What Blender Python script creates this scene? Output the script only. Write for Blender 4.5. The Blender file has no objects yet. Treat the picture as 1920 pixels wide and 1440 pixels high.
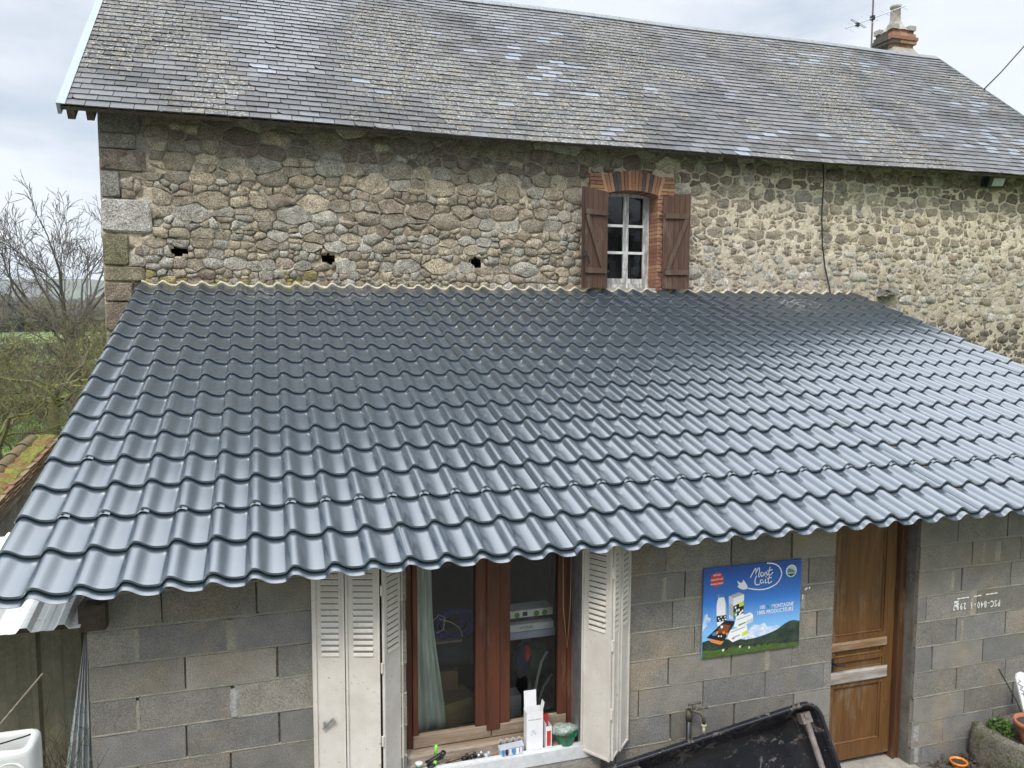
import bpy, math, random
import numpy as np
from mathutils import Vector, Matrix, noise as mnoise
R = math.radians
rnd = random.Random(7)
S = bpy.context.scene
COL = S.collection

# ------------------------------------------------------------------ camera
FL, YAW, PIT, ROL = 1470.0, 0.299393, 0.0845979, 0.00316672
CAM = Vector((0.986757, -4.633809, 1.713725))
fw = Vector((math.sin(YAW)*math.cos(PIT), math.cos(YAW)*math.cos(PIT), -math.sin(PIT)))
r0 = Vector((math.cos(YAW), -math.sin(YAW), 0)); u0 = r0.cross(fw)
rr = math.cos(ROL)*r0 + math.sin(ROL)*u0; uu = -math.sin(ROL)*r0 + math.cos(ROL)*u0
cd = bpy.data.cameras.new('camera'); cam = bpy.data.objects.new('camera', cd); COL.objects.link(cam)
cd.sensor_width = 36; cd.lens = FL/1920*36; cd.clip_end = 6000; cd.clip_start = 0.05
cam.matrix_world = Matrix(((rr.x, uu.x, -fw.x, CAM.x), (rr.y, uu.y, -fw.y, CAM.y), (rr.z, uu.z, -fw.z, CAM.z), (0, 0, 0, 1)))
S.camera = cam
GZ = -1.75      # ground level

# ------------------------------------------------------------------ light
SUN_EL, SUN_AZ = R(52), R(215)          # azimuth: clockwise from +y, where the sun stands
S.view_settings.view_transform = 'Standard'; S.view_settings.look = 'None'
S.view_settings.gamma = 1; S.view_settings.exposure = 0.6; S.view_settings.use_curve_mapping = False
W = bpy.data.worlds.new('World'); S.world = W; W.use_nodes = True
wt = W.node_tree; wt.nodes.clear()
def wn(t, **k):
    n = wt.nodes.new(t)
    for a, b in k.items(): setattr(n, a, b)
    return n
sky = wn('ShaderNodeTexSky', sky_type='NISHITA', sun_disc=False, sun_elevation=SUN_EL, sun_rotation=SUN_AZ)
sky.air_density = 1.2; sky.dust_density = 2.0
bg1 = wn('ShaderNodeBackground'); bg1.inputs[1].default_value = 0.07
wt.links.new(sky.outputs[0], bg1.inputs[0])
tc = wn('ShaderNodeTexCoord'); mp = wn('ShaderNodeMapping'); mp.inputs['Scale'].default_value = (1, 1, 2.6)
mp.inputs['Location'].default_value = (0.35, 0.1, 0.2)
wt.links.new(tc.outputs['Generated'], mp.inputs[0])
nz = wn('ShaderNodeTexNoise'); nz.inputs['Scale'].default_value = 3.1; nz.inputs['Detail'].default_value = 7; nz.inputs['Roughness'].default_value = .52; nz.inputs['Distortion'].default_value = .3
wt.links.new(mp.outputs[0], nz.inputs[0])
cr = wn('ShaderNodeValToRGB')
cr.color_ramp.elements[0].position = .33; cr.color_ramp.elements[0].color = (.43, .52, .64, 1)
cr.color_ramp.elements[1].position = .60; cr.color_ramp.elements[1].color = (.84, .875, .92, 1)
e = cr.color_ramp.elements.new(.47); e.color = (.65, .70, .78, 1)
wt.links.new(nz.outputs[0], cr.inputs[0])
# overcast sky: brighter towards the zenith
sp = wn('ShaderNodeSeparateXYZ'); wt.links.new(tc.outputs['Generated'], sp.inputs[0])
mr = wn('ShaderNodeMapRange'); mr.inputs[1].default_value = 0.42; mr.inputs[2].default_value = .9; mr.inputs[3].default_value = .80; mr.inputs[4].default_value = 4.0
wt.links.new(sp.outputs[2], mr.inputs[0])
bg2 = wn('ShaderNodeBackground'); wt.links.new(cr.outputs[0], bg2.inputs[0]); wt.links.new(mr.outputs[0], bg2.inputs[1])
mx = wn('ShaderNodeMixShader'); mx.inputs[0].default_value = .86
wt.links.new(bg1.outputs[0], mx.inputs[1]); wt.links.new(bg2.outputs[0], mx.inputs[2])
wo = wn('ShaderNodeOutputWorld'); wt.links.new(mx.outputs[0], wo.inputs[0])
sl = bpy.data.lights.new('sun', 'SUN'); sl.energy = 1.5; sl.angle = R(12); sl.color = (1, .94, .85)
so = bpy.data.objects.new('sun', sl); COL.objects.link(so)
sd = Vector((math.sin(SUN_AZ)*math.cos(SUN_EL), math.cos(SUN_AZ)*math.cos(SUN_EL), math.sin(SUN_EL)))
so.rotation_euler = (-sd).to_track_quat('-Z', 'Y').to_euler()

# ------------------------------------------------------------------ materials
class NT:
    def __init__(s, name):
        s.m = bpy.data.materials.new(name); s.m.use_nodes = True; s.t = s.m.node_tree
        s.b = s.t.nodes['Principled BSDF']; s.out = s.t.nodes['Material Output']
    def n(s, t, ins=None, **k):
        n = s.t.nodes.new('ShaderNode'+t)
        for a, b in k.items(): setattr(n, a, b)
        for a, b in (ins or {}).items(): s.put(n.inputs[a], b)
        return n
    def put(s, sock, v):
        if isinstance(v, bpy.types.NodeSocket): s.t.links.new(v, sock)
        elif isinstance(v, bpy.types.Node): s.t.links.new(v.outputs[0], sock)
        elif isinstance(v, tuple) and len(v) == 3 and sock.type == 'RGBA': sock.default_value = (*v, 1)
        else: sock.default_value = v
    def pos(s):
        return s.n('NewGeometry').outputs['Position']
    def noise(s, scale, detail=3, rough=.5, vec=None, dist=0, stretch=None):
        v = vec or s.pos()
        if stretch:
            v = s.n('Mapping', {'Vector': v, 'Scale': stretch}).outputs[0]
        return s.n('TexNoise', {'Vector': v, 'Scale': scale, 'Detail': detail, 'Roughness': rough, 'Distortion': dist}).outputs[0]
    def rng(s, v, a, b, c=0., d=1.):
        return s.n('MapRange', {0: v, 1: a, 2: b, 3: c, 4: d}).outputs[0]
    def mix(s, f, a, b, mode='MIX'):
        n = s.n('MixRGB', {0: f, 1: a, 2: b}, blend_type=mode); return n.outputs[0]
    def math(s, op, a, b=0., clamp=False):
        n = s.n('Math', {0: a, 1: b}, operation=op); n.use_clamp = clamp; return n.outputs[0]
    def tint(s):
        return s.n('Attribute', attribute_name='tint')
    def bump(s, h, st=.5, dist=.01, prev=None):
        d = {'Strength': st, 'Distance': dist, 'Height': h}
        if prev is not None: d['Normal'] = prev
        return s.n('Bump', d).outputs[0]
    def set(s, **k):
        for a, b in k.items(): s.put(s.b.inputs[a.replace('_', ' ')], b)
        return s.m

def simple(name, col, rough=.6, metal=0., var=.12, nscale=14, bump=.15, bscale=60, bd=.003, spec=.5):
    M = NT(name)
    n = M.noise(nscale, 5, .6); f = M.rng(n, .3, .7)
    c = M.mix(f, tuple(x*(1-var) for x in col), tuple(min(1, x*(1+var)) for x in col))
    M.set(Base_Color=c, Roughness=rough, Metallic=metal, Normal=M.bump(M.noise(bscale, 4), bump, bd))
    M.b.inputs['Specular IOR Level'].default_value = spec
    return M.m

# stones
M = NT('field_stone'); T = M.tint(); P = M.pos()
sp1 = M.noise(75, 3, .7); sp2 = M.noise(9, 4, .6); sp3 = M.noise(190, 2, .6)
c = M.mix(M.rng(sp1, .36, .64), (.36, .33, .30), (1.6, 1.6, 1.6)); c = M.mix(1., T.outputs[0], c, 'MULTIPLY')
c = M.mix(M.rng(sp2, .32, .7), M.mix(1., c, (.66, .62, .56), 'MULTIPLY'), M.mix(1., c, (1.22, 1.2, 1.16), 'MULTIPLY'))
li = M.math('MULTIPLY', M.rng(M.noise(6, 5, .65), .57, .66), M.rng(sp3, .4, .6))
c = M.mix(M.math('MULTIPLY', li, .55), c, (.44, .43, .38))
c = M.mix(M.math('MULTIPLY', M.rng(M.noise(4.3, 5, .7, dist=1), .66, .7), M.rng(sp1, .4, .6)), c, (.10, .085, .06))
b1 = M.bump(M.noise(14, 6, .7), 1., .035); b2 = M.bump(sp1, .8, .008, b1)
STONE = M.set(Base_Color=c, Roughness=.92, Normal=b2)
# mortar between the field stones
M = NT('lime_mortar'); T = M.tint()
sp1 = M.noise(55, 4, .7); sp2 = M.noise(12, 5, .6); sp3 = M.noise(150, 2, .6)
c = M.mix(1., T.outputs[0], M.mix(M.rng(sp1, .33, .67), (.62, .58, .52), (1.3, 1.3, 1.3)), 'MULTIPLY')
c = M.mix(M.math('MULTIPLY', M.rng(sp3, .58, .66), .6), c, (.16, .13, .10))
c = M.mix(M.rng(sp2, .52, .75), c, M.mix(1., c, (.62, .58, .52), 'MULTIPLY'))
MORTAR = M.set(Base_Color=c, Roughness=.96, Normal=M.bump(sp1, 1., .012, M.bump(sp2, .8, .02)))
# slates
M = NT('slate'); T = M.tint(); al = T.outputs['Alpha']
n1 = M.noise(32, 5, .8); n2 = M.noise(13, 5, .75); n3 = M.noise(5, 4, .6); n4 = M.noise(120, 2, .6)
c = M.mix(M.rng(n2, .3, .7), M.mix(1., T.outputs[0], (.72, .72, .74), 'MULTIPLY'), M.mix(1., T.outputs[0], (1.25, 1.25, 1.22), 'MULTIPLY'))
th = M.math('SUBTRACT', .79, M.math('MULTIPLY', al, .25))
m0 = M.math('MULTIPLY', M.math('SUBTRACT', n1, th), 14., True)
dirt = M.math('MULTIPLY', M.math('SUBTRACT', n2, M.math('SUBTRACT', .72, M.math('MULTIPLY', al, .28))), 6., True)
c = M.mix(M.math('MULTIPLY', dirt, .9), c, M.mix(M.rng(n3, .42, .6), (.075, .064, .048), (.155, .12, .072)))
c = M.mix(M.math('MULTIPLY', m0, .9), c, M.mix(M.rng(n4, .35, .65), (.30, .305, .285), (.60, .60, .57)))
ro = M.math('ADD', .38, M.math('MULTIPLY', M.math('MAXIMUM', dirt, M.math('MULTIPLY', al, .8)), .5), True)
SLATE = M.set(Base_Color=c, Roughness=ro, Normal=M.bump(n1, .45, .006, M.bump(n2, .4, .01)))
# concrete blocks
M = NT('concrete_block'); T = M.tint()
sp1 = M.noise(170, 2, .7); sp2 = M.noise(7, 4, .6); sp3 = M.n('TexVoronoi', {'Vector': M.pos(), 'Scale': 105.}).outputs[0]; big = M.noise(2.6, 3, .5)
c = M.mix(1., T.outputs[0], M.mix(M.rng(sp1, .3, .7), (.52, .52, .52), (1.42, 1.42, 1.41)), 'MULTIPLY')
c = M.mix(M.rng(sp2, .3, .72), M.mix(1., c, (.80, .80, .82), 'MULTIPLY'), M.mix(1., c, (1.15, 1.13, 1.1), 'MULTIPLY'))
c = M.mix(M.math('MULTIPLY', M.rng(big, .5, .68), .45), c, M.mix(1., c, (1.35, 1.1, .80), 'MULTIPLY'))
c = M.mix(M.math('MULTIPLY', M.rng(M.noise(60, 3, .8), .62, .68), .8), c, (.05, .05, .047))
c = M.mix(M.math('MULTIPLY', M.rng(M.noise(43, 3, .8), .68, .71), .6), c, (.5, .48, .44))
BLOCK = M.set(Base_Color=c, Roughness=.95, Normal=M.bump(sp1, .9, .006, M.bump(M.noise(45, 4, .7), .6, .008)))
M = NT('block_mortar'); sp1 = M.noise(120, 3, .7); sp2 = M.noise(6, 4, .6)
c = M.mix(M.rng(sp1, .3, .7), (.19, .18, .15), (.36, .345, .29)); c = M.mix(M.rng(sp2, .35, .65), c, M.mix(1., c, (1.3, 1.27, 1.15), 'MULTIPLY'))
BMORTAR = M.set(Base_Color=c, Roughness=.97, Normal=M.bump(sp1, 1., .01))
# bricks (old hand made), tint per piece
M = NT('brick'); T = M.tint(); sp1 = M.noise(110, 3, .7); sp2 = M.noise(24, 4, .6)
c = M.mix(1., T.outputs[0], M.mix(M.rng(sp1, .3, .7), (.68, .66, .64), (1.28, 1.28, 1.28)), 'MULTIPLY')
c = M.mix(M.math('MULTIPLY', M.rng(sp2, .58, .68), .6), c, (.13, .10, .08))
BRICK = M.set(Base_Color=c, Roughness=.9, Normal=M.bump(sp1, .8, .006))
# coated steel tiles
M = NT('coated_steel'); n1 = M.noise(3, 3, .5); n2 = M.noise(260, 2, .5); n3 = M.noise(30, 4, .65, stretch=(3, .5, 1))
du = M.math('MULTIPLY', M.rng(M.noise(1.1, 5, .7), .5, .72), M.rng(n3, .42, .62))
c = M.mix(M.rng(n1, .3, .7), (.020, .033, .044), (.026, .041, .053))
c = M.mix(M.math('MULTIPLY', du, .05), c, (.30, .30, .28))
for cx_, cy_, rd in ((.86, 4.62, .32), (1.25, 4.45, .22), (2.0, 4.62, .25), (7.8, 4.45, .45)):      # plaster dust left by the masons
    dd_ = M.n('VectorMath', {0: M.n('VectorMath', {0: M.pos(), 1: (1, 1, 0)}, operation='MULTIPLY').outputs[0], 1: (cx_, cy_, 0)}, operation='DISTANCE').outputs['Value']
    c = M.mix(M.math('MULTIPLY', M.rng(dd_, rd, rd*.3), M.math('MULTIPLY', M.rng(M.noise(9, 5, .7, dist=1), .50, .66), .55)), c, (.42, .41, .39))
ro = M.math('ADD', .25, M.math('MULTIPLY', du, .0))
STEEL = M.set(Base_Color=c, Roughness=ro, Metallic=.0, Normal=M.bump(n2, .01, .0005))
STEEL.node_tree.nodes['Principled BSDF'].inputs['Coat Weight'].default_value = .25
STEEL.node_tree.nodes['Principled BSDF'].inputs['Coat Roughness'].default_value = .28
STEEL.node_tree.nodes['Principled BSDF'].inputs['IOR'].default_value = 2.3
# woods
def wood(name, a, b, grey, gamt, axis=2, rough=.6, sc=26, bs=.35):
    M = NT(name); st = [6., 6., 6.]; st[axis] = .45
    g = M.noise(sc/6, 6, .62, stretch=tuple(st), dist=.6)
    c = M.mix(M.rng(g, .3, .7), a, b)
    ws = [3.2, 3.2, 3.2]; ws[axis] = .9
    w = M.math('MULTIPLY', M.rng(M.noise(2.2, 6, .75, stretch=tuple(ws)), .60-gamt*.35, .80-gamt*.35), M.rng(g, .25, .6))
    c = M.mix(w, c, grey)
    return M.set(Base_Color=c, Roughness=rough, Normal=M.bump(g, bs, .006))
DOORW = wood('varnished_door_wood', (.085, .036, .009), (.18, .082, .020), (.24, .18, .12), .2)
DOORG = wood('bleached_door_wood', (.20, .16, .12), (.38, .34, .30), (.50, .48, .46), .45, axis=0)
REDW = wood('red_brown_window_wood', (.050, .013, .005), (.125, .036, .013), (.2, .15, .11), .05)
OLDW = wood('weathered_sill_wood', (.16, .105, .065), (.34, .26, .19), (.46, .42, .36), .3, axis=0, rough=.85)
SHUTW = wood('brown_stained_board', (.050, .024, .014), (.115, .056, .036), (.22, .18, .15), .08, rough=.75)
BRACEW = wood('faded_brace_wood', (.060, .034, .021), (.115, .070, .045), (.2, .16, .13), .2, rough=.8)
BEAMW = wood('dark_beam_wood', (.035, .025, .018), (.09, .065, .045), (.16, .14, .12), .2, axis=1, rough=.9)
POSTW = wood('post_wood', (.16, .13, .10), (.30, .26, .20), (.40, .37, .32), .3, axis=1, rough=.9)
# painted metal / plastic / misc
M = NT('cream_shutter_paint'); n1 = M.noise(5, 5, .65); n2 = M.noise(40, 4, .7)
c = M.mix(M.rng(n1, .35, .7), (.55, .505, .45), (.68, .645, .59))
c = M.mix(M.math('MULTIPLY', M.rng(n2, .60, .72), M.rng(n1, .4, .6)), c, (.36, .27, .19))
c = M.mix(M.rng(M.noise(90, 3, .8), .70, .73), c, (.14, .08, .05))
CREAM = M.set(Base_Color=c, Roughness=.5, Normal=M.bump(n2, .15, .003))
M = NT('peeling_white_paint'); n1 = M.noise(8, 5, .6, stretch=(4, 4, .6)); n2 = M.noise(50, 4, .7)
c = M.mix(M.rng(n1, .42, .6), (.29, .28, .27), (.66, .66, .66)); c = M.mix(M.rng(n2, .6, .66), c, (.20, .17, .15))
WPAINT = M.set(Base_Color=c, Roughness=.75, Normal=M.bump(n2, .4, .003))
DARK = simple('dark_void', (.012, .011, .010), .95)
ROOMW = simple('room_wall', (.09, .08, .065), .95)
GALV = simple('galvanised_steel', (.42, .44, .46), .42, .8, .2)
ZINC = simple('zinc_trim', (.26, .30, .31), .55, .0, .12)
IRON = simple('dark_iron', (.045, .040, .038), .6, .6)
BLACKP = simple('black_plastic', (.018, .018, .02), .42)
WHITEP = simple('white_plastic', (.70, .72, .72), .42, 0, .1, 3)
WHITEC = simple('white_card', (.78, .78, .79), .65, 0, .05)
GREYC = simple('grey_card', (.42, .44, .48), .6)
CARD = simple('brown_cardboard', (.30, .19, .09), .85, 0, .15)
NAVY = simple('navy_fabric', (.018, .022, .075), .85)
LILAC = simple('lilac_metal', (.42, .42, .62), .45)
REDP = simple('red_plastic', (.50, .035, .03), .45)
GREENP = simple('green_plastic', (.02, .22, .11), .4)
LIMEP = simple('lime_plastic', (.22, .62, .06), .4)
ORANGEP = simple('orange_plastic', (.85, .23, .02), .4)
TERRA = simple('terracotta', (.34, .125, .065), .82, 0, .25, 18)
CABLE = simple('black_cable', (.02, .018, .018), .6)
BLUEC = simple('blue_cable', (.03, .04, .25), .5)
YELC = simple('pale_cable', (.45, .40, .22), .6)
CONC = simple('cement', (.27, .26, .24), .95, 0, .25, 9, .8, 60, .01)
CONCL = simple('pale_cement', (.33, .305, .26), .95, 0, .2, 9, .8, 60, .01)
FOAM = simple('cream_mortar_bead', (.50, .45, .33), .95, 0, .3, 20, 1, 60, .01)
M = NT('plastered_reveal'); n1 = M.noise(6, 5, .7); n2 = M.noise(60, 4, .7)
REVEAL = M.set(Base_Color=M.mix(M.rng(M.noise(9, 5, .75, stretch=(1, 1, .5)), .63, .68), M.mix(M.rng(n1, .35, .65), (.10, .095, .08), (.19, .18, .16)), (.42, .40, .37)), Roughness=.9, Normal=M.bump(n2, .7, .006))
M = NT('curtain_cloth'); n = M.noise(6, 3, .5, stretch=(5, 5, .6))
CURT = M.set(Base_Color=M.mix(M.rng(n, .35, .65), (.46, .51, .45), (.70, .74, .69)), Roughness=.9)
CURT.node_tree.nodes['Principled BSDF'].inputs['Transmission Weight'].default_value = 0
M = NT('green_net')
NETG = M.set(Base_Color=(.035, .11, .08), Roughness=.5)
M = NT('white_roof_sheet'); n1 = M.noise(7, 5, .7); n2 = M.noise(38, 4, .7); n3 = M.noise(3.1, 5, .7, stretch=(1, .4, 1))
c = M.mix(M.rng(n1, .3, .7), (.72, .73, .70), (.87, .88, .86)); c = M.mix(M.math('MULTIPLY', M.rng(n2, .55, .68), .55), c, (.30, .31, .24))
c = M.mix(M.math('MULTIPLY', M.rng(n3, .58, .68), M.rng(n2, .4, .6)), c, (.13, .16, .06))
WSHEET = M.set(Base_Color=c, Roughness=.55, Normal=M.bump(n2, .2, .003))
M = NT('grimy_ribbed_sheet'); n1 = M.noise(3, 5, .7, stretch=(1.4, 1, .5)); n2 = M.noise(30, 5, .7)
c = M.mix(M.rng(n1, .3, .7), (.10, .092, .058), (.24, .225, .15)); c = M.mix(M.math('MULTIPLY', M.rng(n2, .45, .7), .35), c, (.32, .30, .21))
zz = M.n('SeparateXYZ', {0: M.pos()}).outputs[2]
c = M.mix(M.math('MULTIPLY', M.rng(zz, -.75, -1.15), M.rng(M.noise(4.5, 4, .6), .45, .6)), c, (.12, .035, .022))
GSHEET = M.set(Base_Color=c, Roughness=.5, Normal=M.bump(n2, .3, .004))
# black scratched paint
M = NT('scratched_black_paint'); n1 = M.noise(3.2, 6, .62, dist=1.6); n2 = M.noise(38, 3, .7); n3 = M.noise(4, 6, .7, dist=2.0)
c = M.mix(M.rng(n1, .3, .6), (.006, .007, .010), (.014, .014, .018))
m1 = M.math('MULTIPLY', M.rng(n3, .575, .59), M.rng(n2, .30, .5))
c = M.mix(M.math('MULTIPLY', m1, .85), c, M.mix(M.rng(n2, .4, .6), (.09, .055, .04), (.15, .14, .135)))
c = M.mix(M.rng(M.noise(75, 2, .6), .74, .76), c, (.6, .6, .58))
sw = M.noise(16, 5, .7, stretch=(1, 5, .35), dist=.4)
c = M.mix(M.math('MULTIPLY', M.rng(sw, .66, .70), .35), c, (.20, .20, .21))
BLACKM = M.set(Base_Color=c, Roughness=M.math('ADD', .20, M.math('MULTIPLY', m1, .45)), Normal=M.bump(n2, .08, .003))
RUSTB = simple('worn_pinkish_steel', (.165, .135, .125), .7, .2, .3, 30)
# glass
def glassmat(name, tintc, refl=1.5):
    M = NT(name); t = M.t; t.nodes.remove(M.b)
    tr = M.n('BsdfTransparent'); tr.inputs[0].default_value = (*tintc, 1)
    gl = M.n('BsdfGlossy', {'Roughness': .03}); gl.inputs[0].default_value = (.9, .93, .93, 1)
    fr = M.n('Fresnel', {'IOR': refl}); nn = M.bump(M.noise(5, 3), .04, .02)
    M.put(gl.inputs['Normal'], nn)
    f = M.math('MULTIPLY', fr.outputs[0], 1.0, True)
    mx = M.n('MixShader', {0: f, 1: tr, 2: gl}); t.links.new(mx.outputs[0], M.out.inputs[0])
    return M.m
GLASS = glassmat('window_glass', (.90, .94, .90))
GLASSD = glassmat('old_window_glass', (.45, .48, .48), 1.6)
CLEARP = glassmat('clear_plastic', (.82, .86, .9), 1.5)
M = NT('plastic_bag'); tr = M.n('BsdfTransparent'); tr.inputs[0].default_value = (.75, .85, .78, 1)
mx_ = M.n('MixShader', {0: M.rng(M.noise(14, 4, .7, dist=2), .35, .7, .15, .8)}); M.put(mx_.inputs[1], tr.outputs[0]); M.t.links.new(M.b.outputs[0], mx_.inputs[2]); M.t.links.new(mx_.outputs[0], M.out.inputs[0])
BAG = M.set(Base_Color=(.62, .68, .64), Roughness=.2, Normal=M.bump(M.noise(30, 4), .8, .01))
# vegetation
def barkm(name, a, b, moss=None, mf=(.5, .6)):
    M = NT(name); n = M.noise(5, 5, .7); n2 = M.noise(60, 3, .7)
    c = M.mix(M.rng(n2, .3, .7), a, b)
    if moss: c = M.mix(M.rng(n, *mf), c, moss)
    return M.set(Base_Color=c, Roughness=.95)
BARKG = barkm('grey_bark', (.045, .037, .031), (.105, .088, .075))
BARKM = barkm('mossy_bark', (.06, .045, .032), (.15, .12, .08), (.13, .13, .03), (.44, .56))
TWIG = barkm('twig_bark', (.055, .042, .032), (.13, .102, .075), (.10, .10, .035), (.5, .6))
M = NT('leaf_green'); n = M.noise(9, 3)
LEAF = M.set(Base_Color=M.mix(M.rng(n, .35, .65), (.035, .075, .015), (.10, .17, .035)), Roughness=.6)
M = NT('moss'); n = M.noise(26, 5, .7); n2 = M.noise(5, 4, .6)
MOSS = M.set(Base_Color=M.mix(M.rng(n2, .42, .6), M.mix(M.rng(n, .3, .7), (.06, .065, .01), (.26, .27, .04)), M.mix(M.rng(n, .3, .7), (.08, .04, .015), (.28, .14, .05))), Roughness=1., Normal=M.bump(n, 1., .03))
M = NT('mossy_stone'); n = M.noise(14, 5, .7); n2 = M.noise(4, 4, .6); n3 = M.noise(70, 3, .7)
MSTONE = M.set(Base_Color=M.mix(M.rng(n, .52, .64), M.mix(M.rng(n3, .3, .7), (.09, .08, .06), (.27, .25, .20)), M.mix(M.rng(n3, .3, .7), (.04, .055, .012), (.13, .14, .04))), Roughness=1., Normal=M.bump(n3, 1., .015, M.bump(n, 1., .03)))
M = NT('lichen_tile'); T = M.tint(); n = M.noise(14, 5, .7); n3 = M.noise(70, 3, .7)
LTILE = M.set(Base_Color=M.mix(M.math('MULTIPLY', M.rng(n, .44, .56), .75), M.mix(1., T.outputs[0], M.mix(M.rng(n3, .3, .7), (.7, .7, .7), (1.3, 1.3, 1.3)), 'MULTIPLY'), (.17, .16, .06)), Roughness=.9, Normal=M.bump(n3, .8, .006))
M = NT('soil'); n = M.noise(30, 5, .75); SOIL = M.set(Base_Color=M.mix(M.rng(n, .3, .7), (.03, .024, .018), (.10, .085, .065)), Roughness=1., Normal=M.bump(n, 1., .03))
M = NT('ground'); P = M.pos(); n1 = M.noise(.06, 4, .6); n2 = M.noise(1.3, 6, .7); n3 = M.noise(22, 5, .75); n4 = M.noise(.012, 5, .6)
gr = M.mix(M.rng(n2, .3, .7), (.055, .105, .018), (.14, .20, .045)); gr = M.mix(M.rng(n1, .55, .68), gr, (.17, .16, .07))
dist = M.n('VectorMath', {0: P}, operation='LENGTH').outputs['Value']
gravel = M.mix(M.rng(n3, .3, .7), (.07, .06, .05), (.25, .23, .20))
c = M.mix(M.rng(M.math('ADD', dist, M.math('MULTIPLY', n2, 4.)), 9., 13.), gravel, gr)
far = M.mix(M.rng(n4, .44, .56), (.075, .095, .045), (.06, .055, .045))
c = M.mix(M.rng(dist, 90., 350.), c, far)
GROUND = M.set(Base_Color=c, Roughness=1., Normal=M.bump(n3, .8, .03, M.bump(n2, .5, .1)))

# ------------------------------------------------------------------ mesh helpers
def link(o, parent=None):
    COL.objects.link(o)
    if parent is not None: o.parent = parent
    return o
def mesh(name, V, F, mat, parent=None, smooth=False, tint=None, vt=None, local=False, mats=None, fm=None):
    """vertices are world coordinates; tint: one rgba or (vt) one per vertex"""
    me = bpy.data.meshes.new(name)
    me.from_pydata([tuple(v) for v in V], [], F)
    if mats:
        for m in mats: me.materials.append(m)
        me.polygons.foreach_set('material_index', fm)
    else: me.materials.append(mat)
    if smooth: me.polygons.foreach_set('use_smooth', [True]*len(me.polygons))
    if tint is not None or vt is not None:
        a = me.color_attributes.new('tint', 'FLOAT_COLOR', 'POINT')
        if vt is None: vt = [tint]*len(V)
        a.data.foreach_set('color', np.asarray(vt, dtype=np.float32).ravel())
    o = bpy.data.objects.new(name, me)
    return link(o, parent)
def empty(name, loc=(0, 0, 0)):
    o = bpy.data.objects.new(name, None); COL.objects.link(o); o['_loc'] = 0
    del o['_loc']
    return o
def tag(o, label, cat, group=None):
    o['label'] = label; o['category'] = cat
    if group: o['group'] = group
    return o
def struct(o): o['kind'] = 'structure'; return o
def stuff(o): o['kind'] = 'stuff'; return o

class MB:
    def __init__(s): s.V = []; s.F = []; s.T = []; s.m = []
    def add(s, V, F, t=None, mi=0):
        k = len(s.V); s.V += [tuple(v) for v in V]; s.F += [tuple(i+k for i in f) for f in F]
        s.m += [mi]*len(F)
        if t is not None: s.T += [t]*len(V)
        return s
    def box(s, x0, x1, y0, y1, z0, z1, t=None, mi=0):
        V = [(x0, y0, z0), (x1, y0, z0), (x1, y1, z0), (x0, y1, z0), (x0, y0, z1), (x1, y0, z1), (x1, y1, z1), (x0, y1, z1)]
        return s.add(V, BOXF, t, mi)
    def bev(s, x0, x1, y0, y1, z0, z1, b=.004, t=None, mi=0):
        """box with chamfered front (-y) edges and vertical edges"""
        V = [(x0, y1, z0), (x1, y1, z0), (x1, y1, z1), (x0, y1, z1),
             (x0, y0+b, z0), (x1, y0+b, z0), (x1, y0+b, z1), (x0, y0+b, z1),
             (x0+b, y0, z0+b), (x1-b, y0, z0+b), (x1-b, y0, z1-b), (x0+b, y0, z1-b)]
        F = [(0, 1, 5, 4), (1, 2, 6, 5), (2, 3, 7, 6), (3, 0, 4, 7), (4, 5, 9, 8), (5, 6, 10, 9), (6, 7, 11, 10), (7, 4, 8, 11), (8, 9, 10, 11), (3, 2, 1, 0)]
        return s.add(V, F, t, mi)
    def obox(s, o, a, b, c, t=None, mi=0):
        """oriented box: corner o, edge vectors a, b, c"""
        o, a, b, c = map(Vector, (o, a, b, c))
        V = [o, o+a, o+a+b, o+b, o+c, o+a+c, o+a+b+c, o+b+c]
        return s.add(V, BOXF, t, mi)
    def tube(s, pts, r, n=6, cap=True, t=None, mi=0):
        pts = [Vector(p) for p in pts]; k = len(s.V); R_ = r if isinstance(r, (list, tuple)) else [r]*len(pts)
        up = None; V = []
        for i, p in enumerate(pts):
            d = (pts[min(i+1, len(pts)-1)] - pts[max(i-1, 0)])
            if d.length < 1e-9: d = Vector((0, 0, 1))
            d.normalize()
            if up is None:
                up = d.orthogonal().normalized()
            else:
                up = up - d*up.dot(d)
                up = up.normalized() if up.length > 1e-6 else d.orthogonal().normalized()
            q = d.cross(up)
            for j in range(n):
                a = 2*math.pi*j/n; V.append(p + (up*math.cos(a)+q*math.sin(a))*R_[i])
        F = []
        for i in range(len(pts)-1):
            for j in range(n):
                a = i*n+j; b = i*n+(j+1) % n; F.append((a, b, b+n, a+n))
        if cap: F.append(tuple(range(n))[::-1]); F.append(tuple(range((len(pts)-1)*n, len(pts)*n)))
        return s.add(V, F, t, mi)
    def lathe(s, c, prof, n=20, ax='z', t=None, mi=0):
        V = []; c = Vector(c)
        for r_, h in prof:
            for j in range(n):
                a = 2*math.pi*j/n
                v = {'z': (r_*math.cos(a), r_*math.sin(a), h), 'y': (r_*math.cos(a), h, r_*math.sin(a)), 'x': (h, r_*math.cos(a), r_*math.sin(a))}[ax]
                V.append(c+Vector(v))
        F = []
        for i in range(len(prof)-1):
            for j in range(n): F.append((i*n+j, i*n+(j+1) % n, (i+1)*n+(j+1) % n, (i+1)*n+j))
        return s.add(V, F, t, mi)
    def build(s, name, mat, parent=None, smooth=False, mats=None):
        return mesh(name, s.V, s.F, mat, parent, smooth, vt=s.T if s.T else None, mats=mats, fm=s.m if mats else None)
BOXF = [(0, 3, 2, 1), (4, 5, 6, 7), (0, 1, 5, 4), (1, 2, 6, 5), (2, 3, 7, 6), (3, 0, 4, 7)]
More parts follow.
